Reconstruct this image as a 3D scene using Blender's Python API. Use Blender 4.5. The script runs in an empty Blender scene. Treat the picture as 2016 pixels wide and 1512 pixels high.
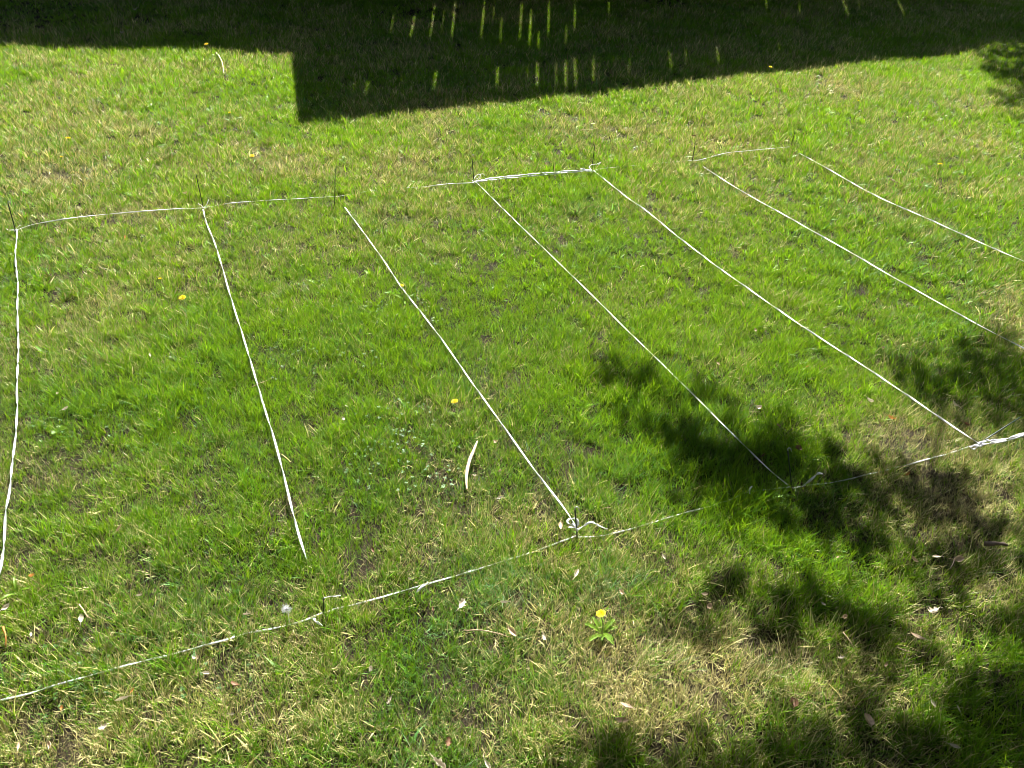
import bpy, math, random
import numpy as np
from mathutils import Vector, Matrix, Euler, Quaternion

R = math.radians
random.seed(7)
rng = np.random.default_rng(7)
SC = bpy.context.scene
COL = SC.collection

# ------------------------------------------------------------------ camera
CAM_H, PITCH, ROLL, FPX = 2.0, 36.5, 2.7, 1514.0      # metres, degrees down, degrees, focal length in px of a 2016 px wide picture
cam = bpy.data.cameras.new('camera')
cam.sensor_width = 36.0
cam.lens = 36.0 * FPX / 2016.0
cam.clip_start = 0.05
cam.clip_end = 400.0
camo = bpy.data.objects.new('camera', cam)
COL.objects.link(camo)
CM = Matrix.Translation((0, 0, CAM_H)) @ Matrix.Rotation(R(90 - PITCH), 4, 'X') @ Matrix.Rotation(R(ROLL), 4, 'Z')
camo.matrix_world = CM
SC.camera = camo

# ------------------------------------------------------------------ sky, sun, exposure
SUN_EL = 47.0
SUN_AZ = 3.5            # degrees clockwise from +Y (the way the camera faces)
SUN = Vector((math.sin(R(SUN_AZ)) * math.cos(R(SUN_EL)), math.cos(R(SUN_AZ)) * math.cos(R(SUN_EL)), math.sin(R(SUN_EL))))
world = bpy.data.worlds.new('World')
SC.world = world
world.use_nodes = True
wn = world.node_tree.nodes
sky = wn.new('ShaderNodeTexSky')
sky.sky_type = 'NISHITA'
sky.sun_disc = False
sky.sun_elevation = R(SUN_EL)
sky.sun_rotation = R(SUN_AZ)
wn['Background'].inputs['Strength'].default_value = 0.05
world.node_tree.links.new(sky.outputs[0], wn['Background'].inputs['Color'])
sl = bpy.data.lights.new('sun', 'SUN')
sl.energy = 5.0
sl.angle = R(0.53)
sl.color = (1.0, 0.965, 0.90)
slo = bpy.data.objects.new('sun', sl)
COL.objects.link(slo)
slo.rotation_euler = SUN.to_track_quat('Z', 'Y').to_euler()
SC.view_settings.view_transform = 'Standard'
SC.view_settings.look = 'None'
SC.view_settings.gamma = 1.0
SC.view_settings.use_curve_mapping = False
SC.view_settings.exposure = 1.95
SC.cycles.pixel_filter_type = 'BLACKMAN_HARRIS'
SC.cycles.filter_width = 0.8
SC.cycles.max_bounces = 5
SC.cycles.diffuse_bounces = 2
SC.cycles.glossy_bounces = 2
SC.cycles.transmission_bounces = 5
SC.cycles.transparent_max_bounces = 4

# ------------------------------------------------------------------ helpers
R3 = CM.to_3x3()


def gz(x, y):
    return (0.012 * np.sin(0.9 * x + 0.4) * np.cos(0.7 * y) + 0.006 * np.sin(2.6 * x + 1.3 * y) + 0.004 * np.cos(5.1 * y - 3.3 * x))


def at(px, py, h=0.0):
    """the point h metres above the lawn seen at (px, py) of the 2016 x 1512 photograph"""
    d = R3 @ Vector(((px - 1008) / FPX, (756 - py) / FPX, -1.0))
    z = h
    for _ in range(3):
        t = (z - CAM_H) / d.z
        x, y = d.x * t, d.y * t
        z = h + float(gz(x, y))
    return Vector((x, y, z))


RI = np.array(R3.inverted())


def to_px(x, y, z=0.0):
    p = np.stack([x, y, np.zeros_like(x) + z - CAM_H])
    q = RI @ p
    w = -q[2]
    w = np.where(w < 0.05, 0.05, w)
    return 1008 + FPX * q[0] / w, 756 - FPX * q[1] / w, -q[2]


def tag(o, label=None, cat=None, group=None, kind=None):
    if label: o['label'] = label
    if cat: o['category'] = cat
    if group: o['group'] = group
    if kind: o['kind'] = kind
    return o


def empty(name, loc, label, cat, group=None):
    o = bpy.data.objects.new(name, None)
    o.empty_display_size = 0.05
    o.location = loc
    COL.objects.link(o)
    return tag(o, label, cat, group)


class MB:
    def __init__(s):
        s.v, s.f, s.c = [], [], []

    def face(s, pts):
        n = len(s.v)
        s.v.extend([tuple(p) for p in pts])
        s.f.append(tuple(range(n, n + len(pts))))

    def tube(s, pts, radii, seg=8, cap=True):
        pts = [Vector(p) for p in pts]
        rings = []
        prev = None
        for i, p in enumerate(pts):
            a = pts[max(i - 1, 0)]; b = pts[min(i + 1, len(pts) - 1)]
            d = (b - a).normalized()
            if prev is None:
                u = d.orthogonal().normalized()
            else:
                u = (prev - d * prev.dot(d)).normalized()
            prev = u
            w = d.cross(u)
            n = len(s.v)
            r = radii[i] if hasattr(radii, '__len__') else radii
            for k in range(seg):
                t = 2 * math.pi * k / seg
                s.v.append(tuple(p + (u * math.cos(t) + w * math.sin(t)) * r))
            rings.append(n)
        for i in range(len(rings) - 1):
            for k in range(seg):
                s.f.append((rings[i] + k, rings[i] + (k + 1) % seg, rings[i + 1] + (k + 1) % seg, rings[i + 1] + k))
        if cap:
            s.f.append(tuple(rings[0] + k for k in reversed(range(seg))))
            s.f.append(tuple(rings[-1] + k for k in range(seg)))

    def prism(s, poly, z0, z1):
        """poly: list of (x, y), counter-clockwise"""
        n = len(s.v); k = len(poly)
        s.v.extend([(x, y, z0) for x, y in poly]); s.v.extend([(x, y, z1) for x, y in poly])
        s.f.append(tuple(n + i for i in reversed(range(k))))
        s.f.append(tuple(n + k + i for i in range(k)))
        for i in range(k):
            j = (i + 1) % k
            s.f.append((n + i, n + j, n + k + j, n + k + i))

    def mesh(s, name, mat, smooth=False):
        m = bpy.data.meshes.new(name)
        m.from_pydata(s.v, [], s.f)
        m.materials.append(mat)
        if smooth:
            m.polygons.foreach_set('use_smooth', [True] * len(m.polygons))
        m.update()
        return m

    def build(s, name, mat, parent=None, smooth=False):
        o = bpy.data.objects.new(name, s.mesh(name, mat, smooth))
        if parent is not None:
            o.parent = parent
        COL.objects.link(o)
        return o


def smooth_path(pts, step):
    """Catmull-Rom through pts, resampled about every step metres"""
    P = [Vector(p) for p in pts]
    if len(P) == 2:
        n = max(2, int((P[1] - P[0]).length / step))
        return [P[0].lerp(P[1], i / n) for i in range(n + 1)]
    P = [P[0] * 2 - P[1]] + P + [P[-1] * 2 - P[-2]]
    out = []
    for i in range(1, len(P) - 2):
        p0, p1, p2, p3 = P[i - 1:i + 3]
        n = max(1, int((p2 - p1).length / step))
        for k in range(n):
            t = k / n
            out.append(0.5 * ((2 * p1) + (p2 - p0) * t + (2 * p0 - 5 * p1 + 4 * p2 - p3) * t * t + (3 * p1 - p0 - 3 * p2 + p3) * t ** 3))
    out.append(P[-2])
    return out


class Noise:
    def __init__(s, seed):
        s.g = np.random.default_rng(seed).random((256, 256))

    def __call__(s, x, y, size):
        a = x / size + 91.3; b = y / size + 47.7
        i = np.floor(a).astype(int); j = np.floor(b).astype(int)
        u = a - i; v = b - j
        u = u * u * (3 - 2 * u); v = v * v * (3 - 2 * v)
        g = s.g
        i0, i1, j0, j1 = i % 256, (i + 1) % 256, j % 256, (j + 1) % 256
        return (g[i0, j0] * (1 - u) + g[i1, j0] * u) * (1 - v) + (g[i0, j1] * (1 - u) + g[i1, j1] * u) * v


N1, N2, N3, N4 = Noise(1), Noise(2), Noise(3), Noise(4)

# ------------------------------------------------------------------ materials


def new_mat(name):
    m = bpy.data.materials.new(name)
    m.use_nodes = True
    nt = m.node_tree
    nt.nodes.clear()
    out = nt.nodes.new('ShaderNodeOutputMaterial')
    return m, nt, out


def simple_mat(name, col, rough=0.6, var=0.25, scale=60.0, spec=0.4, translucent=0.0, bump=0.0):
    m, nt, out = new_mat(name)
    N = nt.nodes; L = nt.links
    p = N.new('ShaderNodeBsdfPrincipled')
    p.inputs['Roughness'].default_value = rough
    p.inputs['Specular IOR Level'].default_value = spec
    tc = N.new('ShaderNodeTexCoord')
    nz = N.new('ShaderNodeTexNoise'); nz.inputs['Scale'].default_value = scale; nz.inputs['Detail'].default_value = 4
    L.new(tc.outputs['Object'], nz.inputs['Vector'])
    mp = N.new('ShaderNodeMapRange')
    mp.inputs['From Min'].default_value = 0.3; mp.inputs['From Max'].default_value = 0.7
    mp.inputs['To Min'].default_value = 1 - var; mp.inputs['To Max'].default_value = 1 + var
    L.new(nz.outputs['Fac'], mp.inputs['Value'])
    mx = N.new('ShaderNodeVectorMath'); mx.operation = 'SCALE'
    mx.inputs[0].default_value = col[:3]
    L.new(mp.outputs[0], mx.inputs['Scale'])
    L.new(mx.outputs[0], p.inputs['Base Color'])
    sh = p.outputs[0]
    if bump > 0:
        b = N.new('ShaderNodeBump'); b.inputs['Strength'].default_value = bump; b.inputs['Distance'].default_value = 0.002
        L.new(nz.outputs['Fac'], b.inputs['Height']); L.new(b.outputs[0], p.inputs['Normal'])
    if translucent > 0:
        t = N.new('ShaderNodeBsdfTranslucent'); L.new(mx.outputs[0], t.inputs['Color'])
        ms = N.new('ShaderNodeMixShader'); ms.inputs[0].default_value = translucent
        L.new(p.outputs[0], ms.inputs[1]); L.new(t.outputs[0], ms.inputs[2]); sh = ms.outputs[0]
    L.new(sh, out.inputs['Surface'])
    return m


def blade_mat(name):
    """Grass blade. Vertex colour 'blade': r = random per blade, g = 0 root .. 1 tip, b = second random.
    Each tuft carries 'dry' (share of straw blades) and 'hue' (0 blue green .. 1 yellow green)."""
    m, nt, out = new_mat(name)
    N = nt.nodes; L = nt.links

    def attr(n, typ):
        a = N.new('ShaderNodeAttribute'); a.attribute_name = n; a.attribute_type = typ
        return a

    def mix(f, a, b):
        x = N.new('ShaderNodeMix'); x.data_type = 'RGBA'
        if isinstance(f, (int, float)): x.inputs[0].default_value = f
        else: L.new(f, x.inputs[0])
        for s, v in ((x.inputs[6], a), (x.inputs[7], b)):
            if isinstance(v, tuple): s.default_value = (*v, 1)
            else: L.new(v, s)
        return x.outputs[2]

    def math_(op, a, b, clamp=False):
        x = N.new('ShaderNodeMath'); x.operation = op; x.use_clamp = clamp
        for s, v in ((x.inputs[0], a), (x.inputs[1], b)):
            if isinstance(v, (int, float)): s.default_value = v
            else: L.new(v, s)
        return x.outputs[0]
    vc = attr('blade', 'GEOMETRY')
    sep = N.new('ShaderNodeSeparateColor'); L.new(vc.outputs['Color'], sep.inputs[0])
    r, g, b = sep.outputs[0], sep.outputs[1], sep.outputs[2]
    dry = attr('dry', 'INSTANCER').outputs['Fac']
    hue = attr('hue', 'INSTANCER').outputs['Fac']
    val = attr('val', 'INSTANCER').outputs['Fac']
    h = math_('ADD', math_('MULTIPLY', hue, 0.65), math_('MULTIPLY', b, 0.35), True)
    ramp = N.new('ShaderNodeValToRGB')
    e = ramp.color_ramp.elements
    e[0].position = 0.0; e[0].color = (0.15, 0.30, 0.19, 1)
    e[1].position = 1.0; e[1].color = (0.26, 0.40, 0.009, 1)
    k = ramp.color_ramp.elements.new(0.35); k.color = (0.050, 0.175, 0.007, 1)
    k = ramp.color_ramp.elements.new(0.7); k.color = (0.120, 0.285, 0.006, 1)
    L.new(h, ramp.inputs[0])
    straw = mix(b, (0.36, 0.30, 0.11), (0.66, 0.61, 0.30))
    green = mix(math_('POWER', math_('SUBTRACT', 1.0, g), 3.0), ramp.outputs[0], (0.07, 0.10, 0.03))  # root end darkened to paint in the shade low between blades
    isdry = math_('LESS_THAN', r, dry)
    # a green blade near the dry share has a straw tip
    tipdry = math_('MULTIPLY', math_('LESS_THAN', r, math_('ADD', dry, 0.12)), math_('GREATER_THAN', g, 0.8))
    isdry = math_('MAXIMUM', isdry, tipdry)
    vv = N.new('ShaderNodeMapRange'); vv.inputs['From Min'].default_value = 0; vv.inputs['From Max'].default_value = 1
    vv.inputs['To Min'].default_value = 0.45; vv.inputs['To Max'].default_value = 1.55
    L.new(math_('FRACT', math_('MULTIPLY', r, 17.0), 0.0), vv.inputs['Value'])

    def scaled(c):
        x = N.new('ShaderNodeVectorMath'); x.operation = 'SCALE'; L.new(c, x.inputs[0]); L.new(math_('MULTIPLY', vv.outputs[0], val), x.inputs['Scale'])
        return x.outputs[0]
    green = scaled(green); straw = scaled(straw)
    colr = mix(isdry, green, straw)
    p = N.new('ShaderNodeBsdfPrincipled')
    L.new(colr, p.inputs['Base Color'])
    p.inputs['Roughness'].default_value = 0.48
    p.inputs['Specular IOR Level'].default_value = 0.45
    t = N.new('ShaderNodeBsdfTranslucent')
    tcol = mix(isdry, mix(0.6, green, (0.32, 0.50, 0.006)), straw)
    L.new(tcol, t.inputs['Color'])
    ms = N.new('ShaderNodeMixShader')
    L.new(math_('SUBTRACT', 0.42, math_('MULTIPLY', isdry, 0.25)), ms.inputs[0])
    L.new(p.outputs[0], ms.inputs[1]); L.new(t.outputs[0], ms.inputs[2])
    L.new(ms.outputs[0], out.inputs['Surface'])
    return m


M_blade = blade_mat('grass_blade')


def soil_mat():
    m, nt, out = new_mat('soil_and_thatch')
    N = nt.nodes; L = nt.links
    tc = N.new('ShaderNodeTexCoord')
    n1 = N.new('ShaderNodeTexNoise'); n1.inputs['Scale'].default_value = 9; n1.inputs['Detail'].default_value = 6
    n2 = N.new('ShaderNodeTexNoise'); n2.inputs['Scale'].default_value = 160; n2.inputs['Detail'].default_value = 5
    L.new(tc.outputs['Object'], n1.inputs[0]); L.new(tc.outputs['Object'], n2.inputs[0])
    r1 = N.new('ShaderNodeValToRGB'); e = r1.color_ramp.elements
    e[0].position = 0.32; e[0].color = (0.012, 0.010, 0.007, 1)
    e[1].position = 0.74; e[1].color = (0.13, 0.105, 0.06, 1)
    k = e.new(0.58); k.color = (0.030, 0.025, 0.016, 1)
    L.new(n2.outputs['Fac'], r1.inputs[0])
    mx = N.new('ShaderNodeMix'); mx.data_type = 'RGBA'; mx.blend_type = 'MULTIPLY'; mx.inputs[0].default_value = 0.8
    L.new(r1.outputs[0], mx.inputs[6])
    r2 = N.new('ShaderNodeValToRGB'); e = r2.color_ramp.elements
    e[0].position = 0.35; e[0].color = (0.6, 0.6, 0.55, 1); e[1].position = 0.65; e[1].color = (1.2, 1.1, 1.0, 1)
    L.new(n1.outputs['Fac'], r2.inputs[0]); L.new(r2.outputs[0], mx.inputs[7])
    p = N.new('ShaderNodeBsdfPrincipled'); p.inputs['Roughness'].default_value = 0.95; p.inputs['Specular IOR Level'].default_value = 0.1
    L.new(mx.outputs[2], p.inputs['Base Color'])
    b = N.new('ShaderNodeBump'); b.inputs['Strength'].default_value = 0.8; b.inputs['Distance'].default_value = 0.006
    L.new(n2.outputs['Fac'], b.inputs['Height']); L.new(b.outputs[0], p.inputs['Normal'])
    L.new(p.outputs[0], out.inputs['Surface'])
    return m


M_soil = soil_mat()
M_ribbon = simple_mat('white_ribbon', (0.80, 0.80, 0.84), rough=0.35, var=0.04, scale=300, spec=0.5, translucent=0.30)
M_stake = simple_mat('green_plastic_rod', (0.016, 0.030, 0.022), rough=0.35, var=0.2, scale=200)
M_staketip = simple_mat('worn_rod_tip', (0.30, 0.34, 0.30), rough=0.4, var=0.2, scale=300)
M_petal = simple_mat('dandelion_petal', (0.85, 0.66, 0.003), rough=0.6, var=0.12, scale=400, translucent=0.25)
M_stem = simple_mat('dandelion_stem', (0.26, 0.30, 0.13), rough=0.45, var=0.2, scale=80, translucent=0.2)
M_dleaf = simple_mat('dandelion_leaf', (0.15, 0.27, 0.018), rough=0.45, var=0.25, scale=60, translucent=0.45)
M_clover = simple_mat('clover_leaf', (0.06, 0.15, 0.025), rough=0.5, var=0.3, scale=60, translucent=0.35)
M_tan = simple_mat('dead_leaf_tan', (0.50, 0.37, 0.25), rough=0.6, var=0.35, scale=90, translucent=0.2, bump=0.4)
M_pale = simple_mat('dead_leaf_pale', (0.56, 0.49, 0.39), rough=0.6, var=0.25, scale=90, translucent=0.2, bump=0.4)
M_brown = simple_mat('dead_leaf_brown', (0.16, 0.085, 0.045), rough=0.55, var=0.35, scale=90, translucent=0.15, bump=0.4)
M_orange = simple_mat('dead_leaf_orange', (0.52, 0.24, 0.07), rough=0.55, var=0.3, scale=90, translucent=0.35, bump=0.4)
M_twig = simple_mat('dry_twig', (0.46, 0.34, 0.21), rough=0.7, var=0.35, scale=120, bump=0.5)
M_bark = simple_mat('bark_strip', (0.58, 0.45, 0.31), rough=0.7, var=0.45, scale=140, bump=0.6)
M_darkwood = simple_mat('dark_wood', (0.09, 0.065, 0.05), rough=0.8, var=0.35, scale=60, bump=0.5)
M_fluff = simple_mat('white_fluff', (0.82, 0.82, 0.84), rough=0.9, var=0.05, scale=200, translucent=0.3)
M_treebark = simple_mat('tree_bark', (0.13, 0.10, 0.075), rough=0.9, var=0.4, scale=14, bump=0.8)
M_treeleaf = simple_mat('tree_leaf', (0.035, 0.07, 0.018), rough=0.5, var=0.3, scale=9, translucent=0.15)
M_deck = simple_mat('weathered_deck_timber', (0.09, 0.075, 0.06), rough=0.85, var=0.35, scale=5)
M_wall = simple_mat('painted_siding', (0.30, 0.29, 0.27), rough=0.7, var=0.1, scale=3)
M_roof = simple_mat('asphalt_shingle', (0.06, 0.058, 0.056), rough=0.95, var=0.3, scale=25)
M_glass = simple_mat('window_glass', (0.03, 0.035, 0.04), rough=0.08, var=0.05, scale=2, spec=0.8)

# ------------------------------------------------------------------ ground
def build_ground():
    def axis(lo, hi, fine0, fine1, fs, cs):
        a = list(np.arange(fine0, fine1, fs))
        x = fine0
        s = fs
        left = []
        while x > lo:
            s = min(s * 1.35, cs); x -= s; left.append(x)
        x = a[-1]; s = fs; right = []
        while x < hi:
            s = min(s * 1.35, cs); x += s; right.append(x)
        return np.array(left[::-1] + a + right)
    X = axis(-150, 150, -9, 9, 0.12, 20); Y = axis(-150, 150, 0, 14, 0.12, 20)
    gx, gy = np.meshgrid(X, Y)
    gzv = gz(gx, gy)
    v = np.stack([gx.ravel(), gy.ravel(), gzv.ravel()], 1)
    nx, ny = len(X), len(Y)
    i = np.arange(ny - 1)[:, None] * nx + np.arange(nx - 1)[None, :]
    f = np.stack([i, i + 1, i + nx + 1, i + nx], -1).reshape(-1, 4)
    m = bpy.data.meshes.new('ground')
    m.from_pydata(v.tolist(), [], f.tolist())
    m.materials.append(M_soil)
    m.polygons.foreach_set('use_smooth', [True] * len(m.polygons))
    o = bpy.data.objects.new('ground', m)
    COL.objects.link(o)
    tag(o, 'lawn soil and thatch under the grass', kind='structure')


build_ground()

# ------------------------------------------------------------------ grass
PROTO = bpy.data.collections.new('tuft_shapes')


def tuft(name, n, rad, hmin, hmax, wmin, wmax, lean, curl, comb=0.0):
    """n tapering, bent blades around the origin"""
    V, F, C = [], [], []
    for _ in range(n):
        a = random.uniform(0, 6.283); rr = rad * math.sqrt(random.random())
        x0, y0 = rr * math.cos(a), rr * math.sin(a)
        h = random.uniform(hmin, hmax); w = random.uniform(wmin, wmax)
        az = random.uniform(0, 6.283)
        ln = abs(random.gauss(0, lean)) + 0.05
        if comb and random.random() < comb:
            az = random.gauss(0.0, 0.45); ln = random.uniform(0.5, 1.1)
        cu = random.uniform(0.2, 1.0) * curl
        face = random.uniform(0, 6.283) if random.random() < 0.4 else az + 1.5708 + random.gauss(0, 0.5)
        sx, sy = math.cos(face), math.sin(face)
        segs = 4
        p = Vector((x0, y0, -0.004))
        th = ln
        r1, r2 = random.random(), random.random()
        n0 = len(V)
        for s in range(segs + 1):
            t = s / segs
            wid = w * 0.5 * (1 - t ** 2.2) * (0.75 + 0.25 * min(1, t * 4))
            if s == segs:
                V.append(tuple(p)); C.append((r1, 1.0, r2, 1))
            else:
                V.append((p.x - sx * wid, p.y - sy * wid, p.z)); V.append((p.x + sx * wid, p.y + sy * wid, p.z))
                C += [(r1, t, r2, 1)] * 2
            d = Vector((math.sin(th) * math.cos(az), math.sin(th) * math.sin(az), math.cos(th)))
            p = p + d * (h / segs)
            th += cu / segs
        for s in range(segs - 1):
            a0 = n0 + 2 * s
            F.append((a0, a0 + 1, a0 + 3, a0 + 2))
        a0 = n0 + 2 * (segs - 1)
        F.append((a0, a0 + 1, a0 + 2))
    m = bpy.data.meshes.new(name)
    m.from_pydata(V, [], F)
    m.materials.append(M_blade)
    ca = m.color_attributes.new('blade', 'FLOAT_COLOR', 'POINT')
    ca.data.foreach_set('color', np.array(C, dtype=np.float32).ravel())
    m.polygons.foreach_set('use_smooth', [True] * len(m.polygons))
    o = bpy.data.objects.new(name, m)
    PROTO.objects.link(o)


# order matters: the collection is read in name order
for k in range(6):      # 0-5 mown turf
    tuft('t%02d_turf' % k, 24, 0.034, 0.022, 0.060, 0.0011, 0.0024, 0.36, 0.8)
for k in range(4):      # 6-9 longer tufts
    tuft('t%02d_long' % (6 + k), 17, 0.026, 0.055, 0.125, 0.0014, 0.0028, 0.28, 0.8)
for k in range(4):      # 10-13 low thatch, mostly lying down
    tuft('t%02d_thatch' % (10 + k), 24, 0.040, 0.018, 0.046, 0.0007, 0.0014, 0.80, 1.0)
for k in range(2):      # 14-15 fine leaved fescue, combed over
    tuft('t%02d_fescue' % (14 + k), 22, 0.035, 0.05, 0.11, 0.0014, 0.0024, 0.35, 1.0, comb=0.85)

for k in range(4):      # 16-19 broader bladed turf, seen in the distance
    tuft('t%02d_broad' % (16 + k), 9, 0.020, 0.030, 0.075, 0.0038, 0.0075, 0.42, 0.9)


def blobs(u, v, lst):
    s = np.zeros_like(u)
    for (cu, cv, ru, rv, a) in lst:
        d = ((u - cu) / ru) ** 2 + ((v - cv) / rv) ** 2
        s += a * np.exp(-d)
    return s


DRY = [(60, 330, 130, 45, 0.230), (100, 220, 160, 70, 0.115), (220, 300, 160, 60, 0.130), (600, 330, 260, 60, 0.115), (850, 290, 260, 50, 0.130), (1050, 230, 300, 40, 0.101),
       (1400, 280, 70, 26, 0.288), (1620, 182, 60, 20, 0.360), (1515, 243, 34, 20, 0.360), (1700, 178, 50, 18, 0.288), (1920, 215, 70, 22, 0.252), (1450, 165, 120, 30, 0.144),
       (1950, 370, 110, 26, 0.158), (2000, 600, 60, 60, 0.252), (1740, 270, 60, 20, 0.144), (80, 945, 36, 22, 0.360), (270, 960, 130, 40, 0.130),
       (1062, 1025, 26, 36, 0.432), (1000, 1190, 70, 40, 0.180), (1330, 1320, 180, 80, 0.20), (1500, 1340, 230, 100, 0.30),
       (1660, 1300, 120, 50, 0.252), (1200, 1450, 160, 60, 0.259), (980, 1440, 200, 70, 0.216), (640, 1450, 300, 70, 0.158), (100, 1450, 200, 70, 0.202),
       (1120, 1260, 200, 60, 0.158), (1800, 850, 110, 50, 0.432), (1950, 900, 120, 110, 0.432), (1850, 1010, 180, 70, 0.324), (1980, 1150, 120, 50, 0.288),
       (1990, 650, 60, 80, 0.324), (1750, 730, 70, 40, 0.252), (1860, 1230, 110, 60, 0.288), (1450, 1120, 140, 60, 0.216), (1280, 1080, 80, 30, 0.108),
       (1240, 600, 60, 50, 0.108), (1390, 440, 80, 40, 0.130), (640, 560, 200, 60, 0.072), (330, 520, 150, 70, 0.101), (230, 430, 150, 30, 0.216), (1090, 320, 80, 25, 0.144),
       (1000, 600, 220, 150, -0.160), (1200, 470, 160, 60, -0.080), (1300, 800, 180, 150, -0.250), (1450, 930, 170, 110, -0.350), (310, 760, 250, 80, -0.140),
       (1900, 420, 220, 90, -0.120), (1700, 560, 240, 90, -0.120), (900, 850, 250, 120, -0.080), (1600, 930, 120, 60, -0.150), (620, 900, 300, 120, -0.050)]
LUSH = [(150, 1352, 60, 18, .8), (330, 1300, 22, 14, .8), (460, 1262, 18, 14, .8), (620, 1222, 34, 16, .6), (1080, 1085, 60, 26, .9), (1030, 1103, 30, 20, .8), (1520, 975, 50, 22, .8), (730, 1190, 20, 14, .6),
        (540, 398, 40, 10, .6), (740, 380, 60, 10, .6), (1260, 328, 60, 8, .6), (1620, 962, 30, 18, .8), (1760, 925, 20, 10, .6), (880, 1142, 16, 12, .6), (1290, 1040, 20, 12, .5), (1440, 995, 22, 14, .6),
        (1120, 395, 60, 26, .7), (1640, 360, 60, 26, .6), (450, 430, 60, 22, .5), (110, 378, 60, 18, .5), (690, 385, 60, 25, .3),
        (300, 760, 200, 80, .45), (1270, 780, 120, 90, .8), (1450, 930, 160, 110, 1.0), (1640, 1150, 120, 60, .5), (1760, 1270, 90, 70, .6),
        (1300, 1480, 220, 60, 1.1), (1900, 740, 160, 60, .5), (700, 1250, 400, 80, .25), (1000, 900, 200, 80, .2), (1950, 1450, 200, 90, .6),
        (40, 700, 60, 90, .3), (1700, 60, 300, 60, .3), (1050, 60, 160, 60, .5), (1500, 830, 120, 60, .4)]
COOL = [(1200, 1150, 70, 55, 1.0), (1010, 1180, 75, 40, 1.0), (1150, 400, 50, 20, .4), (1620, 182, 60, 20, .5), (740, 440, 60, 20, .5), (900, 440, 60, 14, .5), (330, 800, 150, 50, .3),
        (1150, 420, 60, 12, .6), (20, 410, 40, 16, .6), (1900, 600, 200, 100, .2), (300, 1150, 200, 60, .3), (1830, 200, 120, 60, .3), (460, 860, 120, 60, .2)]
BARE = [(830, 25, 90, 36, .9), (260, 30, 300, 50, .5), (1320, 5, 100, 22, .9), (60, 30, 120, 50, .4), (700, 160, 90, 20, .25), (1062, 1025, 24, 34, .6),
        (80, 945, 34, 20, .5), (1820, 870, 90, 30, .1), (1640, 185, 30, 10, .4), (1520, 240, 20, 10, .4)]


def scatter(name, label, dens_fn, x0, x1, y0, y1, base, pick, seed):
    g = np.random.default_rng(seed)
    n = int((x1 - x0) * (y1 - y0) * base)
    x = g.uniform(x0, x1, n); y = g.uniform(y0, y1, n)
    u, v, w = to_px(x, y)
    keep = (w > 0.3) & (u > -420) & (u < 2440) & (v > -75) & (v < 1760)
    x, y, u, v = x[keep], y[keep], u[keep], v[keep]
    dist = np.hypot(x, y)
    n = len(x)
    rnd = g.random(n)
    idx, scl, tilt, dry, hue, dens = pick(x, y, u, v, dist, g, n)
    keep = rnd < dens
    x, y, idx, scl, tilt, dry, hue = x[keep], y[keep], idx[keep], scl[keep], tilt[keep], dry[keep], hue[keep]
    n = len(x)
    m = bpy.data.meshes.new(name)
    m.vertices.add(n)
    m.vertices.foreach_set('co', np.stack([x, y, gz(x, y)], 1).astype(np.float32).ravel())
    rot = np.stack([tilt[:, 0], tilt[:, 1], tilt[:, 2]], 1)
    for nm, typ, dat in (('idx', 'INT', idx.astype(np.int32)), ('scl', 'FLOAT_VECTOR', scl.astype(np.float32).ravel()), ('rot', 'FLOAT_VECTOR', rot.astype(np.float32).ravel()),
                         ('dry', 'FLOAT', dry.astype(np.float32)), ('val', 'FLOAT', np.clip(g.normal(1.05, 0.24, n), 0.5, 1.6).astype(np.float32)), ('hue', 'FLOAT', hue.astype(np.float32))):
        a = m.attributes.new(nm, typ, 'POINT')
        a.data.foreach_set('vector' if typ == 'FLOAT_VECTOR' else 'value', dat)
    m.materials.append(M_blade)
    m.update()
    o = bpy.data.objects.new(name, m)
    COL.objects.link(o)
    tag(o, label, 'grass', kind='stuff')
    md = o.modifiers.new('blades', 'NODES')
    md.node_group = GN
    print(name, n)
    return o


def make_gn():
    t = bpy.data.node_groups.new('scatter_tufts', 'GeometryNodeTree')
    t.interface.new_socket('Geometry', in_out='INPUT', socket_type='NodeSocketGeometry')
    t.interface.new_socket('Geometry', in_out='OUTPUT', socket_type='NodeSocketGeometry')
    N = t.nodes; L = t.links
    gi = N.new('NodeGroupInput'); go = N.new('NodeGroupOutput')
    ci = N.new('GeometryNodeCollectionInfo'); ci.inputs['Collection'].default_value = PROTO
    ci.inputs['Separate Children'].default_value = True; ci.inputs['Reset Children'].default_value = True
    ip = N.new('GeometryNodeInstanceOnPoints'); ip.inputs['Pick Instance'].default_value = True

    def na(n, typ):
        a = N.new('GeometryNodeInputNamedAttribute'); a.data_type = typ; a.inputs['Name'].default_value = n
        return a.outputs['Attribute']
    L.new(gi.outputs[0], ip.inputs['Points']); L.new(ci.outputs[0], ip.inputs['Instance'])
    L.new(na('idx', 'INT'), ip.inputs['Instance Index'])
    er = N.new('FunctionNodeEulerToRotation'); L.new(na('rot', 'FLOAT_VECTOR'), er.inputs[0]); L.new(er.outputs[0], ip.inputs['Rotation'])
    L.new(na('scl', 'FLOAT_VECTOR'), ip.inputs['Scale'])
    L.new(ip.outputs[0], go.inputs[0])
    return t


GN = make_gn()


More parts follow.
